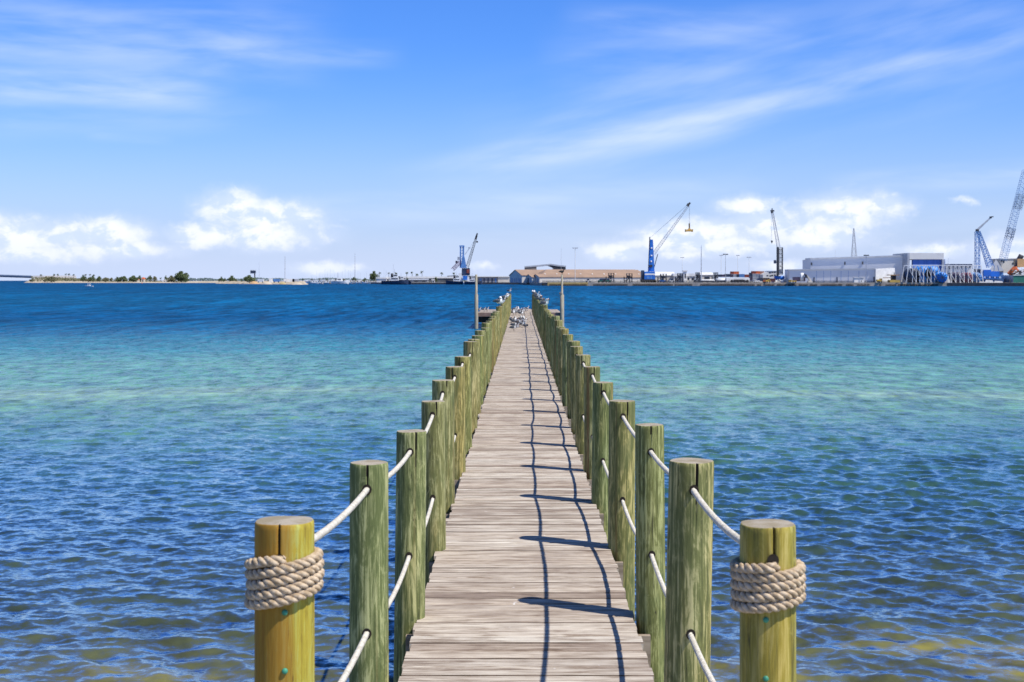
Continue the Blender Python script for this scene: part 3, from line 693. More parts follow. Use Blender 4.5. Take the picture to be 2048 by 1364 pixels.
# tyre fenders
tm=MB(); seg=12
for i in range(seg):
    for k in range(6): pass
def tyre_mesh():
    mb=MB(); vs=[];n=14;m=7
    for i in range(n):
        a=2*PI*i/n
        for k in range(m):
            b=2*PI*k/m; rr=.74+.32*math.cos(b); vs.append((rr*math.cos(a),.30*math.sin(b),rr*math.sin(a)))
    mb.add(vs,[(i*m+k,((i+1)%n)*m+k,((i+1)%n)*m+(k+1)%m,i*m+(k+1)%m) for i in range(n) for k in range(m)],0,True); return mb
ty=None; spans=[(1101,1173,3.6),(1189,1257,4.3),(1268,1345,3.8),(1352,1386,5),(1403,1510,3.8),(1516,1524,4),(1530,1550,4),(1556,1576,5),(1578,1592,4.2),(1600,1616,4.5),(1622,1635,5),(1643,1673,4.8),(1678,1682,4),(1695,1707,4.6),(1717,1742,6),(1760,1761,4),(1773,1790,5),(1798,1836,4),(1840,1876,4.6)]
qd=Vector((qb[0]-qa[0],qb[1]-qa[1],0)).normalized(); qn=Vector((qd.y,-qd.x,0)); qang=math.atan2(qd.y,qd.x)
for a,b,st in spans:
    px=a
    while px<=b+.01:
        x,y=wp(px); p=Vector((x,y,.52+rt.uniform(-.08,.08)))+qn*1.53
        if ty is None:
            ty=tyre_mesh().build('tyre_fender',rubber,None,(0,0,0)); o=ty
        else:
            o=ty.copy(); C.objects.link(o)
        tag(o,'black rubber tyre hung as fender along the pale quay wall','tyre','tyre fenders along the quay wall')
        o.location=p; o.rotation_euler=(0,0,qang); s_=rt.uniform(.46,.56); o.scale=(s_*1.3,.6,s_)
        px+=st*rt.uniform(.92,1.1)
# island, spit
def mound(name,front,back,zf,zb,mat,px0,px1,n=60,rough=.3):
    mb=MB(); rows=[]
    for j in range(7):
        v=j/6; row=[]
        for i in range(n+1):
            u=i/n; px=px0+(px1-px0)*u; Y=front(u)+(back(u)-front(u))*v
            z=-1.2+(zf+1.2)*min(1,v*6)+(zb(u)-zf)*max(0,(v-.17)/.83)**.7+ (rt.uniform(-1,1)*rough if 0<j else 0)
            e=min(1,u*14,(1-u)*14); z=-1.2+(z+1.2)*e
            row.append((WX(px,Y),Y+rt.uniform(-1,1)*(.004*Y if j==0 else 0),z))
        rows.append(row)
    vs=[p for r_ in rows for p in r_]; w_=n+1
    mb.add(vs,[(j*w_+i,j*w_+i+1,(j+1)*w_+i+1,(j+1)*w_+i) for j in range(6) for i in range(n)],0,True)
    return tag(mb.build(name,mat),kind='structure')
mound('sand_island',lambda u:1723-120*u,lambda u:2050,1.0,lambda u:max(2.2,9.5-18*u) if u<.4 else 2.2,sand,44,500)
mound('sand_spit',lambda u:1290-340*u if u<.8 else 1018-60*(u-.8)*5,lambda u:1380-250*u,.7,lambda u:1.8+.8*math.sin(u*9)**2,sand,425,622,70,.35)
tag(slab('marina_ground',[(WX(500,1420),1420),(WX(800,1320),1320),(-560,4000),(-900,4000)],1.0,sand),kind='structure')
# far wood along the horizon
fm=MB()
for i in range(2600):
    px=rt.uniform(372,1010); Y=3300; top=557.6+1.0*math.sin(px*.045)+.7*math.sin(px*.13+1); z=rt.uniform(0,1)
    p=W(px,top+ (562-top)*z**1.5,Y+rt.uniform(-30,60)); s_=rt.uniform(1.2,2.6); a=Vector((rt.gauss(0,1),rt.gauss(0,.5),rt.gauss(0,1))).normalized(); b_=a.orthogonal().normalized()
    fm.add([p-a*s_,p+b_*s_,p+a*s_,p-b_*s_],[(0,1,2,3)])
tag(fm.build('far_wood',leaf4),'low hazy far woodland along the horizon behind the spit','woodland',kind='stuff')
tag(slab('far_ground',[(WX(360,3250),3250),(WX(1020,3250),3250),(WX(1020,4200),4200),(WX(360,4200),4200)],1.5,pm('far_soil',(.20,.22,.20),(.15,.18,.17),.01,.9)),kind='structure')
# bridge
YB=2500
br=thing('road_bridge','long grey concrete road bridge descending onto the sandy island','bridge',W(30,562,YB))
mb=MB(); a=W(-140,545.4,YB+60); b=W(63,552.2,YB-40); d=Vector((0,12,0)); mb.prism([a,b,b-Vector((0,0,1.4)),a-Vector((0,0,1.4))],d); mb.build('deck',pm('bridge_concrete',(.45,.46,.48),(.36,.37,.40),.05,.8),br)
mb=MB(); g=Vector((0,1.5,-1.4)); mb.prism([a+g,b+g,b+g-Vector((0,0,2.2)),a+g-Vector((0,0,2.6))],(0,9,0)); mb.build('girder',pm('bridge_girder',(.20,.22,.26),(.15,.17,.20),.05,.8),br)
mb=MB(); a2=a+Vector((0,.2,1.0)); b2=b+Vector((0,.2,1.0)); mb.prism([a2,b2,b2-Vector((0,0,.95)),a2-Vector((0,0,.95))],(0,.3,0)); mb.build('parapet',paleclad,br)
for px in (-120,-45):
    c=W(px,550,YB); MB().box(c.x-1.5,c.x+1.5,YB+3,YB+9,-2,c.z).build('pier_column',steel,br)
mb=MB(); c=W(65,552,YB-45); mb.box(c.x-2,c.x+7,YB-44,YB-30,0,c.z); mb.build('abutment',paleclad,br)
tag(MB().box(WX(66,1990),WX(152,1990),1990,1991,5.2,WZ(551.2,1990)).build('road_barrier',paleclad),'pale low road barrier along the top of the island slope','barrier')
# scrub on the island (stuff) and its trees
sm=MB()
for i in range(5200):
    px=rt.triangular(62,300,120); px=rt.uniform(62,196) if i%2 else rt.uniform(190,375); v=rt.random()
    Y=1790+180*v; zb=1.2+max(0,(9.0-.055*(px-60)))*v*.8; p=Vector((WX(px,Y),Y,zb+rt.uniform(0,2.2 if 90<px<200 else 1.1))); s_=rt.uniform(.45,1.15); a=Vector((rt.gauss(0,1),rt.gauss(0,1),rt.gauss(0,1))).normalized(); b_=a.orthogonal().normalized()
    if px<90 and rt.random()<.65: continue
    sm.add([p-a*s_,p+b_*s_,p+a*s_,p-b_*s_],[(0,1,2,3)])
tag(sm.build('scrub',leaf2),'olive green scrub covering the sandy island slope','scrub',kind='stuff')
IG='trees and bushes on the sandy island'
for i,(cx,ct,wc,lf,lab) in enumerate([(500,355,75,leaf2,'low olive bush on the island slope, first in the row after the bridge'),(440,378,50,leaf2,'small sparse bush on the pale slope nearest the bridge end'),(310,380,40,leaf2,'small dark bush at the waterline by the bridge abutment'),
    (812,338,60,leaf1,'dark green tree rising over scrub in the middle of the island slope'),(862,366,46,leaf2,'olive bush at the waterline just behind the white motorboat'),(905,345,60,leaf1,'dark bushy tree directly above the white motorboat'),(968,350,58,leaf1,'round dark tree standing alone right of the motorboat'),(1030,364,66,leaf2,'pale olive bush in a gap between round dark trees'),(1090,366,40,leaf2,'tiny olive bush between two dark island trees'),
    (1145,360,68,leaf1,'round dark bush left of the orange roofed hut'),(1208,352,76,leaf1,'spreading dark tree beside the orange roofed hut'),(1300,346,92,leaf1,'wide dark tree hanging over the orange roofed hut'),(1362,344,60,leaf1,'tall dark tree between the two orange roofed huts'),(1420,366,50,leaf2,'olive bush just right of the orange roofed huts'),(1465,344,52,leaf1,'upright dark tree in front of the sandy bank'),(1508,352,56,leaf2,'pale green tree in front of the sandy bank'),
    (1617,342,36,leaf1,'small round dark tree left of the largest island tree'),(1672,346,84,leaf2,'olive tree touching the left side of the largest island tree'),(1822,372,40,leaf1,'low dark bush at the foot of the largest island tree')]):
    c=K1(cx,ct); bush('broadleaf_tree',lab,'tree',c[0],c[1],564.2,wc*1.22/4.876,1760-8*(i%3),lf,IG)
c=K1(1765,302); bush('broadleaf_tree','largest rounded dark green tree at the end of the sandy island','tree',c[0],c[1],564.6,136/4.876,1700,leaf1,IG,n=1500,lobes=13)
for cx,ct,lab in [(398,328,'lone palm on the pale slope nearest the bridge'),(525,324,'palm above the olive bush after the bridge'),(563,324,'leaning palm right above the scrub near the bridge'),(640,320,'thin palm at the left end of the pale road barrier'),(672,320,'full palm at the middle of the pale road barrier'),(717,326,'small palm at the right end of the pale road barrier'),(835,326,'palm over the dark tree at the middle of the island'),(880,326,'tiny high palm left above the white motorboat'),(915,330,'palm right above the white motorboat'),(1568,360,'short palm on the sandy bank near the largest island tree')]:
    c=K1(cx,ct); palm(lab,c[0],c[1],563.2,1800,'palms on the sandy island',6.2)
def hut(label,cx0,cx1,ct,cb,Y,K,roofm,wallm):
    a=P(K,cx0,cb,Y); b=P(K,cx1,ct,Y); z=(b.z-a.z); g=thing('hut',label,'hut',(a.x,Y,a.z)); MB().box(a.x+.3,b.x-.3,Y+.3,Y+6,a.z-1,a.z+z*.5).build('wall',wallm,g)
    m=MB(); m.prism([(a.x,Y,a.z+z*.5),((a.x+b.x)/2,Y,b.z),(b.x,Y,a.z+z*.5)],(0,6.4,0)); m.build('roof',roofm,g)
    MB().box((a.x+b.x)/2-.6,(a.x+b.x)/2+.6,Y+.22,Y+.297,a.z-.9,a.z+z*.36).build('door',dark,g)
oroof=pm('orange_tile',(.62,.27,.12),(.5,.2,.09),.3,.8)
hut('low hut with pale orange roof under the wide island tree',1302,1352,374,400,1745,K1,oroof,cream)
hut('small hut with bright orange roof right of the wide island tree',1376,1408,362,400,1742,K1,orange,cream)
hut('flat pale hut on the sandy bank before the largest island tree',1578,1630,388,408,1745,K1,cream,white)
# marker buoy, motor boat
bo=thing('marker_buoy','tiny orange marker buoy on the water before the island huts','buoy',W(284,569,1400)); p=W(284,567.6,1400); MB().lathe([(.1,-.5),(.5,-.2),(.55,.3),(.3,.6),(.1,.7)],(p.x,1400,.1),12).build('float',orange,bo); MB().lathe([(.06,.7),(.06,1.6)],(p.x,1400,.1),8).bar((p.x-.25,1400,1.7),(p.x+.25,1400,1.7),.2).build('topmark',orange,bo)
def hullpts(L,Bm,D):
    return
def motorboat(label,px,Y,L,hullm,cat='boat',group=None,head=1,cab=True,mast=0,name='motor_boat',h=1.0,zoff=0,yaw=0,cabm=None,canopy=False):
    """pointed hull lofted from stations, deck, cabin with windows, optional mast"""
    x0=WX(px,Y); r=thing(name,label,cat,(x0,Y,0),group); mb=MB(); vs=[]; st=[(-.5,.80,.0),(-.3,.95,0),(0,1,.02),(.25,.85,.06),(.42,.42,.14),(.5,.04,.2)]
    B=L*.17; D=L*.11*h
    for u,w_,rise in st:
        for s1,z in ((-1,D*(1+rise*2.2)),(-.72,D*.2),(0,-D*.45+D*rise*2),(.72,D*.2),(1,D*(1+rise*2.2))): vs.append((x0+head*u*L,Y+s1*B*w_,z))
    fs=[(i*5+k,i*5+k+1,(i+1)*5+k+1,(i+1)*5+k) for i in range(5) for k in range(4)]+[(i*5,(i+1)*5,(i+1)*5+4,i*5+4) for i in range(5)]+[(0,1,2,3,4)]
    mb.add(vs,fs); mb.build('hull',hullm,r)
    if cab:
        cb=MB(); x1,x2=sorted((x0+head*-.18*L,x0+head*.16*L)); z=D; cb.hexa([(x1,Y-B*.6,z),(x2,Y-B*.6,z),(x2,Y+B*.6,z),(x1,Y+B*.6,z),(x1+.04*L,Y-B*.5,z+L*.12*h),(x2-.07*L,Y-B*.5,z+L*.12*h),(x2-.07*L,Y+B*.5,z+L*.12*h),(x1+.04*L,Y+B*.5,z+L*.12*h)]); co=cb.build('cabin',cabm or white,r)
        wn=MB(); wn.box(x1+.07*L,x2-.10*L,Y-B*.62,Y-B*.585,z+L*.045*h,z+L*.085*h); wn.build('window',glass,co)
    if canopy:
        cn=MB(); x1,x2=x0-.16*L,x0+.20*L; cn.box(x1,x2,Y-B*.8,Y+B*.8,D+L*.26,D+L*.29)
        for xx in (x1+.02*L,x2-.02*L):
            for yy in (-.7,.7): cn.bar((xx,Y+yy*B,D),(xx,Y+yy*B,D+L*.26),.03)
        cn.build('canopy',white,r)
    if mast:
        MB().bar((x0,Y,D),(x0,Y,mast),.07,6,.04).bar((x0,Y,D+1.6),(x0-head*.4*L,Y,D+1.5),.06,5).build('mast',steel,r)
    return r
motorboat('white open motorboat with canopy crossing the bay before the sandy island',178,640,3.9,white,'boat',None,-1,True,canopy=True,h=1.25)
# ---- spit: trees, sign, masts
SG='trees on the sand spit'
for cx,ct,wc,lf,lab,Y in [(208,356,56,leaf1,'round dark tree at the left end of the sand spit trees',1330),(243,368,36,leaf1,'smallest dark bush beside the left spit tree',1330),(310,346,92,leaf1,'tall dark tree in the middle of the spit trees',1310),(352,376,34,leaf2,'low olive shrub right of the middle spit tree',1310),(404,372,26,leaf1,'tiny round bush between the spit trees',1300),(480,342,122,leaf1,'broad dark tree beside the dark raised sign on the spit',1200)]:
    c=K2(cx,ct); bush('broadleaf_tree',lab,'tree',c[0],c[1],565.3,wc/4.876,Y,lf,SG)
sg=thing('raised_sign','dark raised panel sign on a single post behind the spit trees','sign',W(509.7,566,1250)); m=MB(); bx(m,K2,490,298,543,326,1250,.6); m.build('panel',navy,sg); m=MB(); a=P(K2,535,326,1251); m.bar((a.x,1250.4,0),(a.x,1250.4,a.z),.55,8); m.build('post',dark,sg)
m=MB(); a=P(K2,490,294,1249); b=P(K2,543,294,1249)
for i in range(7): m.bar(a.lerp(b,i/6),a.lerp(b,i/6)-Vector((0,0,.9)),.06)
m.bar(a,b,.07).build('railing',dark,sg)
def mast(label,px,top,bot,Y,r=.28,cat='mast',guy=False,name='antenna_mast'):
    a=W(px,bot,Y); b=W(px,top,Y); a.z=min(a.z,1.5); o=thing(name,label,cat,(a.x,Y,a.z)); h=b.z-a.z
    m=MB(); m.bar(a,a.lerp(b,.55),r,6,r*.8); m.bar(a.lerp(b,.55),b,r*.6,6,r*.35); m.build('pole',steel,o)
    m=MB()
    for u in (.62,.72,.80,.88,.95):
        c=a.lerp(b,u); m.bar(c-Vector((r*2.2,0,0)),c+Vector((r*2.2,0,0)),r*.4)
        m.bar(c-Vector((0,r*2.2,0)),c+Vector((0,r*2.2,0)),r*.4)
    m.build('aerial',steel,o); return o
mast('thin grey antenna mast rising behind the sand spit',570,512,560,1500,.36); mast('taller thin antenna mast rising behind the marina',710,506,560,1500,.34); mast('short thin mast behind the marina sailboats',676,545,562,1300,.22)
mast('thin whip mast beside the dark raised sign',518.5,524,562,1300,.14)
mast('thin whip mast left of the white boathouse',772,540,563,1200,.15); mast('thin whip mast over the white boathouse roof',786.5,528,563,1200,.15)
for cx0,ct,cx1,cb,mt,lab in [(672,375,700,402,white,'white square water tank on the spit'),(470,385,560,408,None,'')]:
    if mt is None: continue
    m=MB(); bx(m,K2,cx0,ct,cx1,cb,1150,4,zmin=0); o=m.build('storage_tank',mt,None,P(K2,(cx0+cx1)/2,cb,1150)); tag(o,lab,'tank')
def heap(label,K,cx,ct,cb,wc,Y,mat,name='sand_heap'):
    c=P(K,cx,cb,Y); h=P(K,cx,ct,Y).z-c.z+.6; wd=wc/4.876*Y/F/2; vs=[];n=20
    for j in range(5):
        v=j/4
        for i in range(n):
            a=2*PI*i/n; q=(1-v)**.8*(1+rt.uniform(-.1,.1)); vs.append((c.x+wd*q*math.cos(a),Y+wd*.6*q*math.sin(a),c.z-.6+h*math.sin(v*PI/2)))
    mb=MB(); mb.add(vs,[(j*n+i,j*n+(i+1)%n,(j+1)*n+(i+1)%n,(j+1)*n+i) for j in range(4) for i in range(n)],0,True); tag(mb.build(name,mat,None,c),label,'sand heap')
heap('orange brown sand heap in front of the broad spit tree',K2,525,402,420,100,1080,pm('orange_sand',(.62,.40,.20),(.5,.31,.16),.2,.95)); heap('yellow scrubby heap near the outer end of the spit',K2,805,411,424,80,1000,pm('yellow_grass_heap',(.50,.38,.16),(.40,.32,.16),.4,.95)); heap('low pale sand heap at the middle of the spit',K2,650,408,424,110,1040,sand); heap('low pale sand heap near the tip of the spit',K2,950,414,430,120,985,sand)
for i,(cx,lab,mt) in enumerate([(590,'white parked van on the spit near the raised sign',white),(745,'blue white parked trailer on the spit',lblue),(868,'white long trailer parked on the spit',white),(930,'pale grey parked trailer near the spit tip',steel)]):
    c=P(K2,cx,404,1120); r=thing('parked_trailer',lab,'trailer',(c.x,1120,1.6)); w_=5 if i!=2 else 9
    MB().box(c.x-w_/2,c.x+w_/2,1120,1122.4,1.9,4.3).build('body',mt,r)
    for s_ in (-.35,.35): MB().lathe([(.45,-.12),(.5,0),(.45,.12)],(c.x+s_*w_,1119.95,1.75),10,axis='y').build('wheel',rubber,r)
# ---- marina
mg='boats moored in the far marina'
rt2=random.Random(3)
mats_h=[white,white,paleclad,white,navy]
places=[(628,'white cabin boat moored by the tip of the sand spit',7,0),(640,'small white boat in the marina behind the spit tip',6,9),(650,'white sailboat with bare mast left in the marina',8,12),(659,'pale motor cruiser in the marina left of the longest white cruiser',7,0),(680,'longest white cruiser lying in front of the marina',14,0),(697,'white sailboat with bare mast right of the longest cruiser',8,12),(704,'little pale boat below the taller antenna mast',6,0),(716,'white sailboat just right of the taller antenna mast',8,11),(724,'white boat in the marina among bare pilings',7,0),(733,'white sailboat among bare pilings',8,10),(743,'small white boat left of the domed tree',6,0),(752,'white sailboat moored under the domed tree',7,9),(765,'white boat moored before the boathouse roof',7,0)]
for i,(px,lab,L,ms) in enumerate(places):
    motorboat(lab,px,1165+rt2.uniform(-12,25) if L<14 else 1140,L*1.05,mats_h[0 if L==14 else i%4],'boat',mg,rt2.choice((-1,1)),True,(3+ms*.8) if ms else 0,'moored_boat',h=1.5)
sb=motorboat('white sailboat with bare mast among the crowded small boats of the far marina',655,1200,8.5,white,'boat','crowded small sailboats of the far marina',1,True,12,'moored_boat',h=1.5)
for px in (622,633,645,662,668,674,684,690,701,708,720,729,738,747,758,769):
    c=copy_tree(sb); q=rt2.uniform(.7,1.15); Yb=1185+rt2.uniform(0,40); c.location=(WX(px+rt2.uniform(-1,1),Yb),Yb,0); c.scale=(q*rt2.choice((-1,1)),q,q)
# mooring pilings of the marina
pil=None
for i,px in enumerate(np.linspace(636,772,44)):
    px=px+rt2.uniform(-1.2,1.2); Y=1150+rt2.uniform(0,40); h=rt2.uniform(1.7,3.6)
    if pil is None: o=pil=MB().lathe([(.24,-2),(.22,1)],(0,0,0),8).build('mooring_piling',trunkm,None,(0,0,0))
    else: o=pil.copy(); C.objects.link(o)
    tag(o,'thin brown mooring piling standing in the far marina water','piling','mooring pilings in the far marina'); o.location=(WX(px,Y),Y,0); o.scale=(1,1,h)
lw=MB()
def lowbuild(name,label,K,x0,y0,x1,y1,Y,dep,wallm,roofm=None,pitch=0,win=0,cat='building'):
    a=P(K,x0,y0,Y); b=P(K,x1,y1,Y); r=thing(name,label,cat,(a.x,Y,min(GZ,b.z))); z0=min(b.z,GZ)-.4; zt=a.z; 
    ew=zt-(zt-b.z)*(.35 if pitch else .30)
    MB().box(a.x,b.x,Y,Y+dep,z0,ew).build('wall',wallm,r)
    m=MB()
    if pitch: m.prism([(a.x-.4,Y-.5,ew+.01),(a.x-.4,Y+dep*.5,zt),(a.x-.4,Y+dep+.5,ew+.01)],(b.x-a.x+.8,0,0))
    else: m.box(a.x-.5,b.x+.5,Y-.6,Y+dep+.5,ew+.003,zt)
    m.build('roof',roofm or white,r)
    for i in range(win):
        u=(i+.5)/win; x=a.x+(b.x-a.x)*u; ww=(b.x-a.x)/win*.22; hh=(ew-z0)
        MB().box(x-ww,x+ww,Y-.06,Y+.02-.023,z0+hh*.40,z0+hh*.78).build('window',glass,r)
    return r
lowbuild('boathouse','open sided boathouse with pale roof right of the domed tree',K3,200,690,318,745,1120,14,paleclad,white,0,0)
lowbuild('white_house','white blocky building beside the dark tugboat',K3,318,684,462,752,1125,14,white,white,0,4)
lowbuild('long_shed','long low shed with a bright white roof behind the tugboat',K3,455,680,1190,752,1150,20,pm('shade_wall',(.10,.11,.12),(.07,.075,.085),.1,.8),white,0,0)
lowbuild('pitched_shed','grey pitched roof shed in front of the long white roofed shed',K3,540,706,812,752,1085,14,pm('mid_grey_wall',(.26,.27,.28),(.2,.21,.22),.1,.8),steel,1,3)
lowbuild('container_office','tiny white cabin on the dark quay beside the pitched shed',K3,868,712,900,756,1078,4,white,white,0,1)
lowbuild('marina_shed','low white shed roof behind the marina masts',K2,1030,386,1290,424,1260,15,paleclad,white,0,0)
lowbuild('marina_shed','second low white shed behind the taller antenna mast',K2,1330,388,1560,424,1270,15,paleclad,white,0,0)
lowbuild('marina_shed','pale long low shed behind the spit tip',K2,830,394,1030,424,1240,12,lblue,white,0,0)
PG='palms behind the low white sheds'
for K,cx,ct,wp_,lab in [(K2,1000,372,6,'short palm left of the marina sheds'),(K2,930,376,6,'short palm behind the pale shed at the spit tip'),(K2,1093,368,6,'palm over the left marina shed'),(K2,1165,366,6,'palm over the middle of the left marina shed'),(K3,235,618,7,'palm immediately right of the domed tree'),(K3,345,624,7,'palm above the boathouse roof'),(K3,437,622,8,'palm above the white blocky building'),(K3,565,618,8,'palm above the pitched grey shed, left one'),(K3,627,614,7,'slim palm above the pitched grey shed, middle one'),(K3,687,636,8,'lower palm above the pitched grey shed, right one'),(K3,750,602,9,'tallest palm behind the long white roof'),(K3,980,620,8,'palm left of the slender blue crane'),(K3,1127,622,7,'palm touching the slender blue crane'),
   (K3,475,676,7,'low palm between white building and pitched shed'),(K3,685,676,7,'low palm peeping over the pitched shed roof'),(K3,828,676,7,'low palm right behind the pitched shed end')]:
    c=K(cx,ct); palm(lab,c[0],c[1],564,1230,PG,wp_)
for K,cx,ct,wc,lf,lab,Y in [(K2,1500,360,62,leaf1,'dark green tree below the taller antenna mast',1240),(K2,1350,370,50,leaf1,'small dark tree behind the longest white cruiser',1240),(K2,1240,378,40,leaf1,'low round bush behind the marina boats',1240),(K2,1610,368,60,leaf1,'low green tree behind the pilings',1215),(K2,1400,374,40,leaf2,'low olive bush behind the marina sailboats',1240)]:
    c=K(cx,ct); bush('broadleaf_tree',lab,'tree',c[0],c[1],565,wc/4.876,Y,lf,'trees behind the marina')
for cx,ct,wc,lab in [(565,684,40,'low bush over the left end of the pitched shed'),(915,682,46,'dark bush before the long white roof')]:
    c=K3(cx,ct); bush('broadleaf_tree',lab,'tree',c[0],c[1],565,wc/6.02,1070,leaf1,'bushes by the low sheds')
c=K3(168,612); r=bush('broadleaf_tree','domed dark tree with a flat layered crown by the marina','tree',c[0],c[1],562,112/6.02,1190,leaf1,None,n=1100,lobes=9)
# tugs
def tug(label,px,Y,L,head):
    r=motorboat(label,px,Y,L,navy,'tugboat',None,head,False,0,'tugboat',h=1.25); x0=WX(px,Y); D=L*.1375; m=MB()
    m.box(x0-.16*L,x0+.14*L,Y-L*.09,Y+L*.09,D,D+L*.13); o=m.build('deckhouse',white,r); MB().box(x0-.13*L,x0+.11*L,Y-L*.094,Y-L*.0905,D+L*.06,D+L*.10).build('window',glass,o)
    m=MB(); m.box(x0-.05*L*1,x0+.10*L,Y-L*.07,Y+L*.07,D+L*.132,D+L*.24); o=m.build('wheelhouse',white,r); MB().box(x0-.04*L,x0+.09*L,Y-L*.073,Y-L*.0705,D+L*.18,D+L*.22).build('window',glass,o)
    MB().bar((x0-.02*L,Y,D+.24*L),(x0-.02*L,Y,D+.44*L),.14,6,.06).build('mast',steel,r); MB().lathe([(.05*L,D+.13*L),(.045*L,D+.28*L)],(x0-.11*L,Y,0),10).build('funnel',dark,r); return r
tug('dark hulled tugboat with white deckhouse before the white building',790,1010,20,1); tug('dark hulled tugboat with white wheelhouse right beside the first tugboat',803,1030,15,-1)
tug('dark workboat with white bow lying under the slender blue crane',914,1015,17,-1); tug('dark workboat with white deckhouse right of the slender blue crane legs',945,1012,15,1)
# ---- slender blue crane
Y=1062
r=thing('harbour_crane','slender pale blue harbour crane with dark lattice boom standing above workboats','crane',W(931,565.5,Y))
m=MB(); a=P(K3,1228,575,Y+3); b=P(K3,1228,312,Y+3)
for dx,rr in ((-8,.75),(8,.9)): m.bar((a.x+dx*.14*1.0,Y+2.5,a.z),(b.x+dx*.14,Y+2.5,b.z),rr,4)
for i in range(9):
    u=i/8; m.bar((a.x-1.4,Y+2.5,a.z+(b.z-a.z)*u),(a.x+1.4,Y+2.5,a.z+(b.z-a.z)*min(1,u+.07)),.25,4)
m.box(a.x-2,a.x+2,Y+1.5,Y+3.5,b.z-.6,b.z+.4); m.build('tower',lblue,r)
m=MB(); a=P(K3,1212,576,Y); m.hexa([P(K3,1212,578,Y),P(K3,1286,578,Y),P(K3,1286,578,Y+4),P(K3,1212,578,Y+4),P(K3,1232,440,Y),P(K3,1258,440,Y),P(K3,1258,440,Y+4),P(K3,1232,440,Y+4)]); m.build('tapered_base',lblue,r)
m=MB(); bx(m,K3,1225,580,1322,668,Y,6); m.build('machinery_house',navy,r); m=MB(); bx(m,K3,1285,596,1318,640,Y-.4,.38); m.build('door',rust,r)
m=MB(); m.lattice(P(K3,1290,578,Y+2),P(K3,1405,190,Y+2),2.2,16,.17,w2=1.2); m.build('boom',dark,r)
m=MB(); m.bar(P(K3,1392,235,Y+2),P(K3,1414,158,Y+2),.85,6,.5); bx(m,K3,1400,252,1420,272,Y+1,1.5); m.build('boom_head',dark,r)
m=MB(); m.bar(P(K3,1262,420,Y+2),P(K3,1318,338,Y+2),.28); m.bar(P(K3,1318,338,Y+2),P(K3,1400,215,Y+2),.07); m.bar(P(K3,1240,318,Y+2),P(K3,1318,338,Y+2),.07); bx(m,K3,1305,328,1330,344,Y+1.5,1); m.build('luffing_strut',steel,r)
m=MB(); m.lattice(P(K3,1115,600,Y+2),P(K3,1205,505,Y+2),2.6,6,.22); m.build('counter_jib',pm('plum_steel',(.24,.16,.24),(.18,.12,.2),.5,.6),r)
m=MB(); bx(m,K3,1150,492,1174,522,Y+1,2); m.build('counterweight',dark,r); m=MB(); bx(m,K3,1174,444,1204,482,Y+1,2.4); m.build('operator_cab',steel,r)
m=MB(); bx(m,K3,1238,672,1292,722,Y-2,4); m.build('gear_box',blue,r)
for x0,x1,tp in ((1178,1236,640),(1292,1372,682)):
    m=MB(); m.hexa([P(K3,x0-14,752,Y),P(K3,x1,752,Y),P(K3,x1,752,Y+5),P(K3,x0-14,752,Y+5),P(K3,x0+10,tp,Y),P(K3,x1-6,tp,Y),P(K3,x1-6,tp,Y+5),P(K3,x0+10,tp,Y+5)]); m.build('portal_leg',white,r)
m=MB(); m.tube([P(K3,1050,676,Y+3),P(K3,1180,672,Y+3),P(K3,1400,680,Y+3)],.3,5); m.build('walkway',dark,r)
# ------------------------------------------------------------------ port: warehouses, cranes, containers
def gable(mbw,mbr,p0,axis,L,wd,ze,zr,z0=1.5,ov=.5,front_ext=0):
    """long shed: p0 near front-left corner on plan, axis along the ridge, wd across (away)"""
    ax=Vector((axis[0],axis[1],0)).normalized(); n=Vector((-ax.y,ax.x,0)); p=Vector((p0[0],p0[1],0))
    q=lambda u,v,z: p+ax*u+n*v+Vector((0,0,z))
    mbw.prism([q(0,0,z0),q(0,wd,z0),q(0,wd,ze),q(0,wd/2,zr),q(0,0,ze)],ax*L)
    t_=.28
    mbr.prism([q(-ov,-ov,ze-.15+t_),q(-ov,wd/2,zr+t_+.04),q(-ov,wd/2,zr+.04),q(-ov,-ov,ze-.15)],ax*(L+2*ov))
    mbr.prism([q(-ov,wd/2,zr+t_+.04),q(-ov,wd+ov,ze-.15+t_),q(-ov,wd+ov,ze-.15),q(-ov,wd/2,zr+.04)],ax*(L+2*ov))
th=R(14); ax=Vector((math.cos(th),math.sin(th),0)); nn=Vector((-ax.y,ax.x,0))
Y0=905
wh=thing('warehouse','long tan roofed quay warehouse with stepped grey gable ends and blue door','warehouse',W(1080,565,Y0))
wallm=pm('warehouse_wall',(.66,.63,.58),(.58,.55,.50),.06,.7,stretch=(1,1,.25)); gblm=wallm
# main shed
slate=pm('slate_blue_panel',(.30,.36,.48),(.25,.30,.42),.3,.6); mw=MB(); mr=MB()
# widths from what shows of each gable
pA=W(1044,565,Y0+6); wA=8.9/math.sin(th)*.98
gable(mw,mr,(pA.x,pA.y),ax,88,wA,WZ(550.6,Y0),WZ(539.9,Y0+15)); mw.build('wall',wallm,wh); mr.build('roof',tanroof,wh)
pC=W(1079,565,Y0-12); mw=MB(); mr=MB()
for c0,c1,wpx,e,zt in ((1064,1064,13,553,549.5),):
    pB=W(1064.3,565,Y0-4); gable(mw,mr,(pB.x,pB.y),ax,30,4.3/math.sin(th),WZ(554.4,Y0-4),WZ(549.2,Y0))
gable(mw,mr,(pC.x,pC.y),ax,16,4.5/math.sin(th),WZ(554.0,Y0-12),WZ(549.0,Y0-4))
mw.build('wall',wallm,wh); mr.build('roof',tanroof,wh)
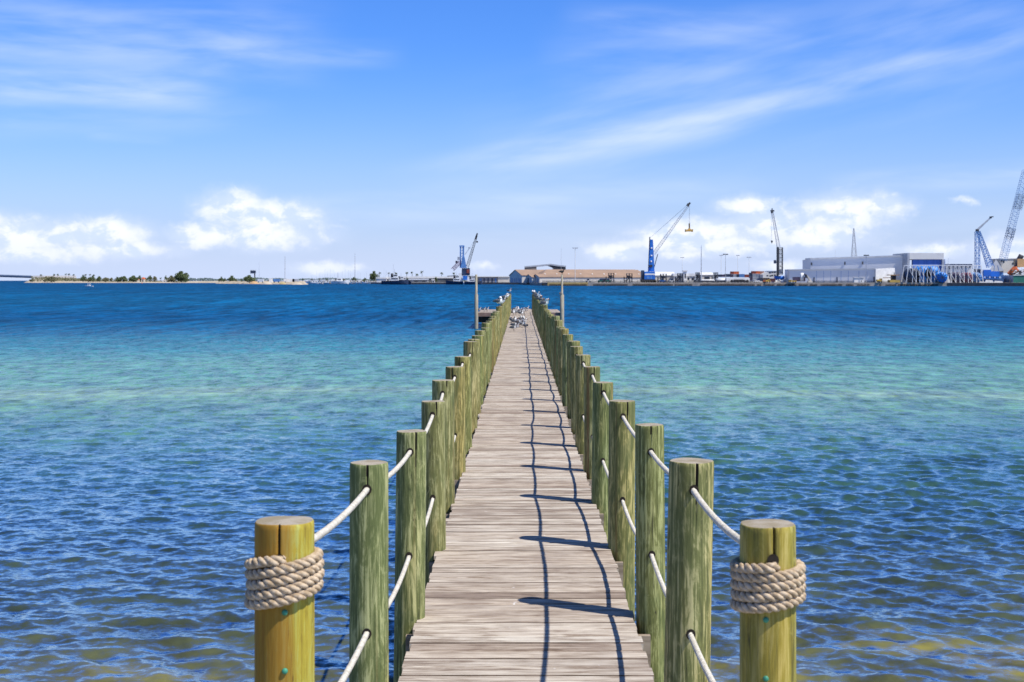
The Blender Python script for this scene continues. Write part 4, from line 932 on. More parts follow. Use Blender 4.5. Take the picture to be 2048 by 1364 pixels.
# front range with the long eave
pF=W(1079.4,565,Y0-11.4); L=74; m=MB(); m2=MB()
ze=WZ(555.0,Y0-8); q=lambda u,v,z: Vector((pF.x,pF.y,0))+ax*u+nn*v+Vector((0,0,z))
m.prism([q(.4,.05,1.5),q(.4,20,1.5),q(.4,20,ze),q(.4,.05,ze)],ax*(L-.4)); m.build('wall',wallm,wh)
rz=WZ(538.9,Y0+22); zr0=ze+.02
m2.add([q(.2,-.6,zr0+.3),q(L+.4,-.6,zr0+.3),q(L+.4,24,rz),q(11,24,rz),q(.2,40,ze),q(L+.4,40,ze),q(.2,-.6,zr0),q(L+.4,-.6,zr0),q(.2,40,ze-.3),q(L+.4,40,ze-.3)],[(0,1,2,3),(3,2,5,4),(0,3,4),(0,6,7,1),(6,8,9,7),(4,5,9,8),(0,4,8,6),(1,7,9,5,2)]); m2.build('roof',tanroof,wh)
m=MB()
for u in np.linspace(5,L-3,9): m.prism([q(u,6,zr0+2.2),q(u+.7,6,zr0+2.2),q(u+.7,6.9,zr0+2.6),q(u,6.9,zr0+2.6)],(0,0,.12))
m.build('roof_vent',paleclad,wh)
m=MB(); u0=(1108-1079)*Y0/F/math.cos(th)*1.0; m.prism([q(u0,0,1.5),q(u0+4.3,0,1.5),q(u0+4.3,0,WZ(556.2,Y0)),q(u0,0,WZ(556.2,Y0))],-nn*.12); m.build('door',pm('cyan_door',(.10,.42,.62),(.08,.35,.55),.3,.5),wh)
m=MB()
for u in np.linspace(2,L,14): m.prism([q(u,0,1.5),q(u+.25,0,1.5),q(u+.25,0,ze),q(u,0,ze)],-nn*.10)
m.build('downpipe',paleclad,wh)
# dark doorways of the gable ends
m=MB()
def endpanel(p0,v0,v1,z1,mat_,name):
    p=Vector((p0.x,p0.y,0)); f=lambda v,z: p+nn*v+Vector((0,0,z)); mm=MB(); mm.prism([f(v0,1.5),f(v1,1.5),f(v1,z1),f(v0,z1)],-ax*.10); mm.build(name,mat_,wh)
for f0,f1 in ((.10,.17),(.20,.27),(.38,.45),(.52,.60),(.72,.86)): endpanel(pA,wA*f0,wA*f1,WZ(556,Y0),slate,'window')
for pp,w_ in ((pB,4.3/math.sin(th)),(pC,4.5/math.sin(th))):
    for f0,f1 in ((.2,.35),(.5,.75)): endpanel(pp,w_*f0,w_*f1,WZ(556.2,Y0),slate if f0<.4 else navy,'window')
# low long annexe to the left
lw_=thing('flat_warehouse','flat roofed low warehouse with a shaded grey front left of the gables','warehouse',W(975,565.5,1085))
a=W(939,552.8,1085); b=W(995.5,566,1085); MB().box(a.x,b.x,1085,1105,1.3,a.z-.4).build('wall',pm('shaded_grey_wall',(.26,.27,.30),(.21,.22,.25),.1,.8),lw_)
m=MB(); a2=W(995.6,553,1085); b2=W(1019,566,1085); m.box(a2.x,b2.x,1084.6,1105,1.3,a2.z-.4); m.build('bay',cream,lw_)  # sunlit end of the front: grey shade and sunlight put into wall colours
m=MB(); m.box(a.x-.6,b2.x+.3,1083.8,1105.5,a.z-.39,a.z+.15); m.build('roof',white,lw_)
for px in (944,953,960,967,975,983,990): m=MB(); x=WX(px,1085); m.box(x,x+1.1,1084.9,1084.98,1.4,a.z-1.5); m.build('door_panel',navy if px%2 else lblue,lw_)
# open arched hangar behind
hg=thing('open_hangar','open ended hangar roof standing behind the tan roofed warehouse','hangar',W(1090,560,1250)); Yh=1250
pts=[(295,556),(380,549),(440,544),(520,536),(610,528),(700,540),(795,551)]
up=[P(K4,x,y,Yh) for x,y in pts]; m=MB(); m.prism(up+[p-Vector((0,0,1.3)) for p in up[::-1]],(0,30,0)); m.build('roof',steel,hg)
m=MB(); a=P(K4,298,560,Yh+1); b=P(K4,440,610,Yh+1); m.prism([P(K4,298,563,Yh+.5),P(K4,440,552,Yh+.5),P(K4,440,640,Yh+.5),P(K4,298,640,Yh+.5)],(0,2,0)); m.build('side_panel',pm('brown_grey_panel',(.20,.17,.15),(.16,.14,.13),.1,.8),hg)
m=MB(); m.prism([P(K4,640,542,Yh+.5),P(K4,792,560,Yh+.5),P(K4,792,640,Yh+.5),P(K4,640,640,Yh+.5)],(0,2,0)); m.prism([P(K4,545,540,Yh+.5),P(K4,610,538,Yh+.5),P(K4,640,543,Yh+.5),P(K4,640,580,Yh+.5)],(0,2,0)); m.build('side_panel',dark,hg)
for x in (298,440,640,790): c=P(K4,x,566,Yh+4); MB().bar((c.x,Yh+26,0),(c.x,Yh+26,c.z-1),.4).build('column',steel,hg)
mast('slim pole aerial on the roof of the open hangar',1122.4,496,536,1240,.16)
def lightmast(label,px,top,bot,Y,wl=8,dk=False,r=.2):
    a=W(px,bot,Y); a.z=1.4; b=W(px,top,Y); o=thing('light_mast',label,'light mast',a,'floodlight masts of the port'); m=MB(); m.bar(a,b,r,8,r*.55); m.build('pole',paleclad if not dk else steel,o)
    m=MB(); hw=wl/2*Y/F; m.bar(b-Vector((hw,0,0)),b+Vector((hw,0,0)),.14); m.build('crossarm',steel,o)
    for u in (-1,-.55,.2,.6,1): m=MB(); c=b+Vector((hw*u,0,0)); m.box(c.x-.32,c.x+.32,Y-.5,Y+.2,c.z-.32,c.z+.25); m.build('floodlight',dark if dk else steel,o)
lightmast('pale floodlight mast before the tan roofed warehouse wall',1150.3,496,565,880,9,False,.22)
lightmast('far floodlight mast left of the tall bare pole',1364.5,515,562,1150,6); lightmast('far floodlight mast left of the dark headed one',1442.3,510.5,562,1100,6); lightmast('floodlight mast with the darkest lamp head',1451,508.5,566,830,8,True,.2); lightmast('far floodlight mast above the low container stacks',1475.5,511,562,1150,6); lightmast('far floodlight mast above the right container stack',1498,514.6,562,1100,8); lightmast('pale floodlight mast in front of the big white shed',1732.5,510.5,566,736,8,True,.22)
o=thing('steel_pole','tall bare dark pole standing on the quay between the two tall cranes','pole',W(1402.6,566,790)); m=MB(); a=W(1402.6,566,790); a.z=1.7; b=W(1402.6,492,790); m.bar(a,b,.34,8,.16); m.build('shaft',steel,o); MB().bar(b,b+Vector((0,0,.8)),.05,5).build('tip',steel,o)
# long low fence line / kerb on the quay
def fence(label,px0,px1,h,off,mat):
    a=Vector((*wp(px0),GZ)); b=Vector((*wp(px1),GZ)); s_=-qn*off; a+=s_; b+=s_; r=thing('quay_fence',label,'fence',a,'fences on the quay'); n=max(2,int((b-a).length/3)); d=b-a
    m=MB(); 
    for i in range(n+1): p=a+d*(i/n); m.bar(p,p+Vector((0,0,h)),.10)
    m.build('fence_posts',mat,r); m=MB()
    for z in (.25,.5,.75,1): m.bar(a+Vector((0,0,h*z)),b+Vector((0,0,h*z)),.07)
    m.bar(a+Vector((0,0,h*.35)),b+Vector((0,0,h*.35)),.12,4); m.build('rail',mat,r)
fence('black quay fence in front of the tan roofed warehouse',1082,1158,1.3,5,dark); fence('black quay fence from the light mast to the tall blue crane',1159,1285,1.3,5,dark); fence('black quay fence beside the white tankers and container stacks',1312,1512,1.2,5,dark); fence('black quay fence in front of the big white shed',1625,1780,1.1,5,dark)
# hopper scaffolds
def hopper(label,K,x0,x1,y0,y1,Y):
    a=P(K,x0,y1,Y); b=P(K,x1,y0,Y); a.z=GZ; r=thing('loading_hopper',label,'hopper',a,'skeletal loading hoppers on the quay'); m=MB(); nx=3;nz=4; D=3.2
    for i in range(nx+1):
        for yy in (0,D): x=a.x+(b.x-a.x)*(.18*(1-0)+.82*i/nx if 0 else i/nx); m.bar((x,Y+yy,a.z),(x,Y+yy,a.z+(b.z-a.z)*(.62 if i==0 else .98)),.22)
    for j in range(1,nz+1):
        z=a.z+(b.z-a.z)*j/nz*.95
        for yy in (0,D): m.bar((a.x if j<3 else a.x+(b.x-a.x)/nx,Y+yy,z),(b.x,Y+yy,z),.17)
        for i in range(nx): 
            if (i+j)%2 and not(j>2 and i==0): m.bar((a.x+(b.x-a.x)*i/nx,Y,z-(b.z-a.z)/nz),(a.x+(b.x-a.x)*(i+1)/nx,Y,z),.12)
    for zz in (.3,.6): m.bar((b.x,Y,a.z+(b.z-a.z)*zz),(b.x,Y+D,a.z+(b.z-a.z)*zz),.15); m.bar((a.x,Y,a.z+(b.z-a.z)*zz*.8),(a.x,Y+D,a.z+(b.z-a.z)*zz*.8),.15)
    m.build('frame',dark,r); m=MB(); cx=(a.x*.4+b.x*.6); w_=(b.x-a.x)*.26; zt=a.z+(b.z-a.z)*.74; zb=a.z+(b.z-a.z)*.36
    m.hexa([(cx-w_*.3,Y+.9,zb),(cx+w_*.3,Y+.9,zb),(cx+w_*.3,Y+2.2,zb),(cx-w_*.3,Y+2.2,zb),(cx-w_,Y+.3,zt),(cx+w_,Y+.3,zt),(cx+w_,Y+2.9,zt),(cx-w_,Y+2.9,zt)]); m.build('funnel',navy,r)
    m=MB(); m.bar((a.x,Y+1.6,a.z+.6),(b.x,Y+1.6,a.z+(b.z-a.z)*.6),.22); m.build('conveyor',dark,r); return r
hopper('skeletal dark hopper beside the navy box near the warehouse wall',K4,1280,1372,636,748,850); hopper('skeletal dark hopper midway along the warehouse wall',K4,1498,1592,640,752,842); hopper('dark hopper immediately right of the tall blue crane',K4,1905,2005,645,760,825); hopper('dark hopper in front of the cream sheds',K5,520,600,945,1045,815); hopper('dark hopper just left of the tall bare pole',K5,735,795,935,1060,800); hopper('dark hopper between cream shed and container stacks',K5,940,1000,935,1040,812)
o=thing('generator_box','navy blue box housing beside the first dark hopper','machine',P(K4,1222,745,852)); m=MB(); bx(m,K4,1222,706,1292,745,852,3); m.build('housing',navy,o); m=MB(); bx(m,K4,1240,716,1268,742,851.9,.08); m.build('door',dark,o)
# green / white yard bits
for i,(px,lab,mt) in enumerate([(1203,'green forklift at the foot of the first dark hopper',green),(1218,'green loader right beside the first dark hopper',green),(1178,'white pickup on the yellow edged quay',white),(1328,'blue loader right of the tall blue crane',blue),(1347,'white truck cab before the second cream shed',white)]):
    x,y=wp(px); y+=9; r=thing('yard_vehicle',lab,'vehicle',(x,y,GZ)); 
    m=MB(); m.box(x-1.6,x+1.6,y-.9,y+.9,GZ+.45,GZ+1.3); m.build('body',mt,r); m=MB(); m.hexa([(x-.9,y-.8,GZ+1.3),(x+.7,y-.8,GZ+1.3),(x+.7,y+.8,GZ+1.3),(x-.9,y+.8,GZ+1.3),(x-.6,y-.7,GZ+2.2),(x+.4,y-.7,GZ+2.2),(x+.4,y+.7,GZ+2.2),(x-.6,y+.7,GZ+2.2)]); m.build('cab',glass,r)
    for s_ in (-1,1): MB().lathe([(.4,-.15),(.48,0),(.4,.15)],(x+s_,y-.95,GZ+.48),10,axis='y').build('wheel',rubber,r)
# ---- tall blue crane with spreader
Y=835; r=thing('harbour_crane','tall solid blue harbour crane holding a yellow spreader on its lattice boom','crane',W(1298,565,Y))
m=MB(); m.hexa([P(K4,1788,620,Y),P(K4,1862,620,Y),P(K4,1862,620,Y+4),P(K4,1788,620,Y+4),P(K4,1810,235,Y),P(K4,1843,235,Y),P(K4,1843,235,Y+3),P(K4,1810,235,Y+3)]); m.build('tower',blue,r)
m=MB(); m.hexa([P(K4,1782,622,Y+.5),P(K4,1800,622,Y+.5),P(K4,1800,622,Y+3.5),P(K4,1782,622,Y+3.5),P(K4,1799,203,Y+.5),P(K4,1811,203,Y+.5),P(K4,1811,203,Y+3),P(K4,1799,203,Y+3)]); m.build('rear_mast',navy,r)
m=MB(); bx(m,K4,1740,622,1868,716,Y-2,8); o=m.build('machinery_house',blue,r); m=MB(); bx(m,K4,1745,644,1866,662,Y-2.06,.055); m.build('white_stripe',white,o)
m=MB(); bx(m,K4,1706,606,1738,718,Y-1,6); m.build('counterweight',navy,r)
m=MB(); bx(m,K4,1770,682,1800,705,Y-2.05,.045); bx(m,K4,1815,680,1830,712,Y-2.05,.045); m.build('door',lblue,r)
m=MB(); bx(m,K4,1700,714,1875,738,Y-2,7); m.build('undercarriage',dark,r)
for x in (1712,1738,1766,1795,1824,1852,1870):
    c=P(K4,x,748,Y-2.6); MB().lathe([(.75,-.4),(.85,0),(.75,.4)],(c.x,Y-2.6,2.6),12,axis='y').build('wheel',rubber,r)
m=MB()
for x,y in ((1817,552),(1820,500),(1824,430),(1827,340)): c=P(K4,x,y,Y-.12); m.lathe([(.55,-.25),(.55,.0)],(c.x,Y-.05,c.z),10,axis='y')
m.build('mark_disc',white,r)
m=MB(); bx(m,K4,1800,540,1836,566,Y-.8,.8); m.build('operator_cab',dark,r)
m=MB(); m.lattice(P(K5,268,726,Y+2),P(K5,665,180,Y+2),1.9,26,.095,.055,w2=.9); m.build('boom',steel,r)
m=MB(); m.bar(P(K5,652,182,Y+2),P(K5,684,142,Y+2),.9,6,.4); bx(m,K5,655,150,690,160,Y+1.5,1); m.build('boom_head',dark,r)
m=MB(); m.bar(P(K5,268,905,Y+1),P(K5,316,728,Y+1),.30); m.build('luffing_cylinder',navy,r)
m=MB()
for dx in (0,5): m.bar(P(K5,240,535,Y+2),P(K5,650+dx,170,Y+2),.05)
for dx in (-3,3): m.bar(P(K5,676+dx,165,Y+2),P(K5,676+dx,385,Y+2),.05)
m.build('hoist_cable',dark,r)
m=MB(); a=P(K5,676,380,Y+2); bx(m,K5,669,380,683,412,Y+1.5,1); m.bar(P(K5,676,412,Y+2),P(K5,676,438,Y+2),.42,5); m.build('hook_block',pm('dark_ochre',(.20,.13,.04),(.14,.09,.03),.6,.6),r)
m=MB(); bx(m,K5,634,455,718,470,Y,4.4); m.prism([P(K5,650,455,Y+1),P(K5,702,455,Y+1),P(K5,682,436,Y+1),P(K5,670,436,Y+1)],(0,2,0)); bx(m,K5,634,446,644,474,Y-.1,4.6); bx(m,K5,708,446,718,474,Y-.1,4.6); m.build('spreader',gold,r)
# ---- sheds between the cranes
lowbuild('low_shed','low cream shed with rounded white roof right of the tall blue crane',K5,288,930,512,1050,905,20,cream,white,1,0); lowbuild('low_shed','second cream shed further right carrying a white roof block',K5,500,950,735,1050,900,16,paleclad,white,0,5); lowbuild('low_shed','pale grey shed with one dark window right of the tall bare pole',K5,808,935,945,1022,880,16,cream,white,1,1)
lowbuild('flat_shed','tiny white rooftop house on the second cream shed',K5,612,915,645,952,898,6,white,paleclad,0,1)
def tank(label,K,x0,x1,y0,y1,Y,mt,n=3):
    a=P(K,x0,y1,Y); b=P(K,x1,y0,Y); r=thing('tank_trailer',label,'tanker trailer',(a.x,Y,GZ),'white tank trailers on the quay'); h=(b.z-a.z); rr=h*.36; zc=b.z-rr
    MB().lathe([(rr*.5,a.x),(rr,a.x+.4),(rr,b.x-.4),(rr*.5,b.x)],(0,Y,zc),14,axis='x').build('tank',mt,r); MB().box(a.x+.3,b.x-.3,Y-.5,Y+.5,zc-rr-.35,zc-rr+.12).build('frame',dark,r)
    for i in range(n): x=a.x+.8+(b.x-a.x-1.6)*(i/(n-1) if n>1 else .5); MB().lathe([(.42,-.2),(.52,0),(.42,.2)],(x,Y-.9,GZ+.5),10,axis='y').build('wheel',rubber,r)
tank('long low white tank trailer by the tall bare pole',K5,805,960,1016,1050,786,white); tank('white tank trailer under the dark low container stacks',K5,985,1090,1006,1052,783,white)
r=thing('barge_house','long white box trailer with dark wheels under the container stacks','trailer',P(K5,1100,1052,780)); m=MB(); bx(m,K5,1098,1000,1362,1040,780,5); m.build('body',white,r)
for x in (1160,1195,1230,1265,1300,1335): c=P(K5,x,1046,779.6); MB().lathe([(.8,-.2),(.9,0),(.8,.2)],(c.x,779.6,2.6),12,axis='y').build('wheel',rubber,r)
m=MB(); bx(m,K5,1180,1018,1290,1044,779.9,.06); m.build('side_recess',dark,r)
# containers
def container(label,K,x0,x1,y0,y1,Y,mt,dep=2.6):
    a=P(K,x0,y1,Y); b=P(K,x1,y0,Y); r=thing('shipping_container',label,'container',(a.x,Y,a.z),'stacked shipping containers'); m=MB(); w_=b.x-a.x; n=max(6,int(w_/.5)); top=b.z-.03
    pts=[]
    for i in range(n): x=a.x+w_*i/n; s_=w_/n; pts+=[(x,Y),(x+s_*.4,Y),(x+s_*.5,Y+.10),(x+s_*.9,Y+.10)]
    pts.append((b.x,Y)); pts+= [(b.x,Y+dep),(a.x,Y+dep)]
    m.prism([(x,y,a.z+.02) for x,y in pts],(0,0,top-a.z)); m.build('box',mt,r); m=MB()
    for z in (a.z+.02,top-.14): m.box(a.x-.03,b.x+.03,Y-.06,Y-.005,z,z+.16)
    for x in (a.x-.03,b.x-.13): m.box(x,x+.16,Y-.06,Y-.006,a.z+.19,top-.15)
    m.build('frame',mt,r)
CT=[(445,500,385,425,navy,'navy container at the left end of the low stacks'),(500,548,385,425,purple,'dull violet container second in the low stacks'),(548,640,378,425,navy,'dark navy container left of the red topped stack'),(640,680,380,430,purple,'violet container under the red top one'),(680,732,380,430,steel,'grey container end under the red top one'),(640,690,338,379,rust,'rust red container on top of the lower stack'),(690,772,338,379,orange,'orange container on top of the lower stack'),(732,775,380,430,navy,'navy container right under the orange one'),(775,860,378,430,lblue,'pale blue container right of the red topped stack'),(860,938,385,432,rust,'dark red container at the right end of the low stacks'),
    (940,985,356,420,navy,'tall navy container at the left of the right stack'),(940,985,420,480,purple,'violet container at the bottom left of the right stack'),(972,1036,332,375,rust,'rust container on top of the right stack'),(1036,1104,332,375,orange,'bright orange container on top of the right stack'),(1104,1166,334,378,pm('faded_terracotta',(.45,.25,.18),(.38,.2,.15),.4,.7),'faded terracotta container at the top right end'),(985,1036,376,430,steel,'grey container in the middle of the right stack'),(1036,1150,378,430,pm('blue_grey_paint',(.28,.32,.40),(.22,.26,.33),.3,.7),'long blue grey container in the right stack'),(985,1150,431,490,pm('pale_blue_grey_paint',(.36,.39,.45),(.30,.33,.39),.3,.7),'long pale grey container at the bottom of the right stack')]
for x0,x1,y0,y1,mt,lab in CT: container(lab,K8,x0,x1,y0,y1,830 if x0<940 else 800,mt)
container('dark brown container at ground level under the white windowed block',K8,1155,1250,440,500,775,pm('dark_brown_paint',(.10,.075,.06),(.07,.055,.045),.4,.7)); container('dark maroon container left of the blue based crane',K8,1250,1345,446,500,772,pm('dark_maroon_paint',(.14,.05,.05),(.1,.04,.04),.4,.7)); container('violet container in front of the big white shed corner',K8,1630,1815,425,495,748,purple)
# white windowed superstructure
r=thing('office_block','white port office block with rows of dark windows between containers and crane','building',P(K8,1150,440,790)); m=MB(); m.prism([P(K8,1150,440,790),P(K8,1370,440,790),P(K8,1370,332,790),P(K8,1240,336,790),P(K8,1150,385,790)],(0,12,0)); m.build('wall',paleclad,r)
for x,y in ((1262,358),(1300,350),(1338,350),(1222,404),(1268,408),(1298,402),(1340,395)): m=MB(); bx(m,K8,x-15,y-9,x+13,y+8,789.9,.08); m.build('window',glass,r)
m=MB(); m.prism([P(K8,1238,334,789.7),P(K8,1372,330,789.7),P(K8,1372,325,789.7),P(K8,1238,329,789.7)],(0,12.6,0)); m.build('roof',steel,r)
# vehicles at the quay edge
def truck(label,K,x0,x1,y0,y1,Y,mt,head=1):
    a=P(K,x0,y1,Y); b=P(K,x1,y0,Y); a.z=GZ; w_=b.x-a.x; h=max(1.6,b.z-a.z); r=thing('parked_truck',label,'truck',(a.x,Y,GZ)); xx=lambda u:a.x+w_*(u if head>0 else 1-u)
    def bb(u0,u1,z0,z1,y0_,y1_,n,mm): x0_,x1_=sorted((xx(u0),xx(u1))); MB().box(x0_,x1_,Y+y0_,Y+y1_,GZ+z0*h,GZ+z1*h).build(n,mm,r)
    bb(0,.62,.3,.75,0,2.2,'bed',mt); bb(.64,1,.28,1,0,2.2,'cab',mt); bb(.72,.97,.62,.88,-.03,.02-.03,'window',glass)
    for u in (.15,.45,.85): MB().lathe([(h*.18,-.18),(h*.22,0),(h*.18,.18)],(xx(u),Y-.05,GZ+h*.22),10,axis='y').build('wheel',rubber,r)
truck('white truck at the quay edge below the right container stack',K8,1000,1100,470,530,752,white,-1); truck('yellow excavator truck by the maroon container',K8,1175,1268,462,535,745,yellow,1); truck('small orange loader at the quay edge left of the yellow truck',K8,1150,1190,505,540,742,orange,1); truck('yellow loader between lattice crane and violet container',K8,1560,1680,492,538,740,yellow,-1)
r=thing('tipped_hopper','cream tipped conveyor chute leaning beside the violet container','conveyor',P(K8,1850,500,744)); m=MB(); m.prism([P(K8,1842,385,744),P(K8,1912,468,744),P(K8,1912,520,744),P(K8,1855,430,744)],(0,2.5,0)); m.build('chute',cream,r); m=MB(); m.prism([P(K8,1808,372,744),P(K8,1842,392,744),P(K8,1856,432,744),P(K8,1830,440,744)],(0,2.2,0)); m.build('chute_hood',dark,r)
for x in (1755,1775): m=MB(); c=P(K8,x,360,746); m.lathe([(.6,GZ+1),(.6,c.z)],(c.x,746,0),10); m.build('silo',white,r)
m=MB(); bx(m,K8,1865,485,1930,520,743,3); m.build('base',cream,r)
# ---- lattice crane on blue base
Y=775; r=thing('harbour_crane','dark lattice tower crane on a round blue base with thin leaning boom','crane',P(K5,1720,1050,Y))
m=MB(); m.lattice(P(K5,1712,960,Y+2),P(K5,1712,655,Y+2),2.2,13,.22,.10); m.bar(P(K5,1679,980,Y+.5),P(K5,1679,648,Y+.5),.62,6); m.build('tower',dark,r)
m=MB(); m.lathe([(1.8,WZ(560.3,Y)),(2.9,WZ(557.5,Y)),(3.1,WZ(553.5,Y)),(2.7,WZ(551.8,Y))],(P(K5,1722,0,Y).x,Y+6,0),24); m.build('slewing_base',blue,r)
m=MB(); bx(m,K5,1690,900,1735,968,Y+1,4); m.build('machinery_house',paleclad,r)
m=MB(); bx(m,K5,1642,798,1664,836,Y,2); bx(m,K5,1660,820,1678,830,Y+.5,1); m.build('operator_cab',navy,r)
m=MB(); m.lattice(P(K5,1690,650,Y+2),P(K5,1622,262,Y+2),1.7,18,.085,.05,w2=1.0); m.build('boom',steel,r)
m=MB(); m.bar(P(K5,1617,262,Y+2),P(K5,1617,206,Y+2),.8,6,.2); bx(m,K5,1600,228,1610,244,Y+1.5,1); bx(m,K5,1632,228,1642,244,Y+1.5,1); m.bar(P(K5,1600,236,Y+2),P(K5,1642,236,Y+2),.3); m.build('boom_head',dark,r)
m=MB(); m.bar(P(K5,1712,652,Y+2),P(K5,1622,262,Y+2),.05); m.bar(P(K5,1606,244,Y+2),P(K5,1612,575,Y+2),.05); m.build('hoist_cable',dark,r)
m=MB(); bx(m,K5,1606,575,1626,592,Y+1.5,1); m.bar(P(K5,1614,592,Y+2),P(K5,1614,606,Y+2),.3); m.build('hook_block',dark,r)
m=MB()
for x0,x1 in ((1682,1650),(1690,1736),(1756,1742),(1765,1800)): m.bar(P(K5,x0,1018,Y+3),(P(K5,x1,1050,Y).x,Y+1,GZ),.5)
m.box(P(K5,1640,0,Y).x,P(K5,1660,0,Y).x,Y-1,Y+8,GZ,GZ+1); m.box(P(K5,1785,0,Y).x,P(K5,1805,0,Y).x,Y-1,Y+8,GZ,GZ+1); m.build('portal_leg',paleclad,r)
# ---- big white shed
Y=765; r=thing('ship_shed','biggest pale shed with stepped roofs and a tall open hall at its right end','warehouse',P(K6,760,745,Y))
bw=pm('shed_blue_white',(.86,.86,.86),(.80,.80,.81),.05,.6,stretch=(1,1,.15))
th2=R(-9); dx=lambda K,x,Yy:P(K,x,0,Yy).x
# left low hall: long wall receding to the left, seen at a slant in shade
def wallbox(x0,x1,yt0,yt1,Ya,Yb,dep,name,mt,zb=1.5):
    a=P(K6,x0,yt0,Ya); b=P(K6,x1,yt1,Yb); m=MB(); m.hexa([(a.x,Ya,zb),(b.x,Yb,zb),(b.x,Yb+dep,zb),(a.x,Ya+dep,zb),(a.x,Ya,a.z),(b.x,Yb,b.z),(b.x,Yb+dep,b.z),(a.x,Ya+dep,a.z)]); return m.build(name,mt,r)
wallbox(115,1153,606,592,772,754,14,'low_hall',bw); wallbox(366,1524,474,438,788,769,22,'high_hall',bw)
wallbox(1153.5,1384,590,576,751.6,757,10,'white_annexe',white)
def strip(x0,x1,yt0,yt1,Ya,Yb,h,name,mt,prd=.5):
    a=P(K6,x0,yt0,Ya); b=P(K6,x1,yt1,Yb); m=MB(); m.prism([(a.x,Ya-prd,a.z),(b.x,Yb-prd,b.z),(b.x,Yb-prd,b.z+h),(a.x,Ya-prd,a.z+h)],(0,14,0)); m.build(name,mt,r)
strip(112,1156,606,592,772,754,.55,'low_roof',white); strip(363,1524,474,438,788,769,.8,'high_roof',white)
for x in (440,525,612,735,823,950,1048):
    u=(x-115)/(1153-115); Yy=772-18*u; a=P(K6,x,612,Yy); MB().box(a.x-.07,a.x+.07,Yy-.14,Yy-.02,1.5,a.z).build('downpipe',lblue,r)
for x,y in ((780,520),(993,516),(378,528)):
    u=(x-366)/(1524-366); Yy=788-19*u; m=MB(); a=P(K6,x-7,y+18,Yy); b=P(K6,x+7,y-16,Yy); m.box(a.x,b.x,Yy-.5,Yy-.1,a.z,b.z); m.build('wall_louvre',dark,r)
for x,y0_ in ((686,688),(1130,686),(408,690)):
    u=(x-115)/(1153-115); Yy=772-18*u; m=MB(); a=P(K6,x-6,740,Yy); b=P(K6,x+6,y0_,Yy); m.box(a.x,b.x,Yy-.5,Yy-.1,1.5,b.z); m.build('door',navy,r)
a=P(K6,1530,400,765); b=P(K6,1940,475,765)
m=MB(); m.box(a.x,b.x,760,790,b.z,a.z); m.build('header',paleclad,r)
m=MB(); a2=P(K6,1521,398,762); m.box(a2.x,a.x-.02,759.5,790,1.5,a2.z); m.build('corner_pier',steel,r); m=MB(); a3=P(K6,1918,475,765); b3=P(K6,1946,400,765); m.box(a3.x,b3.x+.1,759.6,790,1.5,a3.z-.02) ; m.build('corner_pier',steel,r)
m=MB(); a=P(K6,1531,478,772); b=P(K6,1917,760,772); m.box(a.x,b.x,761,763,1.5,a.z); m.build('hall_door',pm('hall_blue_door',(.10,.22,.62),(.07,.17,.50),.2,.5,stretch=(3,1,.1)),r)
o=thing('portable_office','white portable office box in front of the big pale shed','cabin',P(K6,895,745,738)); m=MB(); bx(m,K6,895,696,1012,745,738,3,zmin=GZ); m.build('body',white,o); m=MB(); bx(m,K6,976,728,986,742,737.9,.08); m.build('door',dark,o); m=MB(); bx(m,K6,890,692,1016,697,737.6,3.8); m.build('roof',paleclad,o)
o=thing('lattice_mast','tall tapering lattice radio mast behind the big pale shed','mast',P(K6,895,440,1000)); m=MB(); m.lattice((P(K6,895,440,1000).x,1000,1.5),P(K6,889,100,1000),6,16,.17,.10,w2=.5); m.build('lattice',steel,o)
mast('short whip aerial on the roof of the big pale shed',1560+668/6.0235,440+360/6.0235,440+455/6.0235,790,.10)
# deck machine with flat canopy
o=thing('yard_winch','dark winch machine with flat orange canopies before the white annexe','machine',P(K6,1375,740,735)); m=MB(); bx(m,K6,1350,668,1398,722,735,3); m.build('body',dark,o); m=MB(); bx(m,K6,1310,658,1440,668,734,4); bx(m,K6,1258,692,1350,700,734.5,3); m.build('canopy',pm('weathered_orange_wood',(.50,.28,.12),(.35,.22,.12),.4,.8),o); m=MB(); bx(m,K6,1325,722,1448,742,734,5,zmin=GZ); m.build('base',pm('dirty_yellow',(.45,.32,.08),(.3,.22,.07),.5,.8),o); m=MB(); m.bar(P(K6,1376,660,736),P(K6,1376,632,736),.25); m.build('stack_pipe',dark,o)
truck('small yellow machine beside the white annexe corner',K6,1170,1232,704,745,733,yellow,1)
# ---- pipe reels under white struts
def strutframe(label,x0,x1,yt,yb,Y,n,splay=True):
    o=thing('strut_frame',label,'steel frame',P(K6,(x0+x1)/2,760,Y),'white strutted steel frames'); m=MB(); xs=np.linspace(x0,x1,n)
    for i,x in enumerate(xs):
        for yy in (0,9):
            sp=(-34 if i==0 else 30 if i==n-1 else 0) if splay else 0
            MB().bar((P(K6,x+sp,0,Y).x,Y+yy,GZ),(P(K6,x,0,Y).x,Y+yy,P(K6,x,yt,Y).z),.21).build('column',white,o)
    for yy in (0,9): MB().bar((P(K6,x0,0,Y).x,Y+yy,P(K6,0,yt,Y).z),(P(K6,x1,0,Y).x,Y+yy,P(K6,0,yt,Y).z),.24).build('beam',white,o)
    m=MB()
    for i in range(n-1):
        if i%3!=1 : m.bar((P(K6,xs[i],0,Y).x,Y-.2,P(K6,0,yt+20,Y).z),(P(K6,xs[i+1],0,Y).x,Y-.2,P(K6,0,yt+130,Y).z),.13)
        if i%2: m.bar((P(K6,xs[i],0,Y).x,Y-.3,P(K6,0,yt+120,Y).z),(P(K6,xs[i+1],0,Y).x,Y-.3,GZ),.13)
    m.build('brace',white,o); return o
strutframe('white strutted frame standing over the blue reels',1552,1952,545,760,728,10)
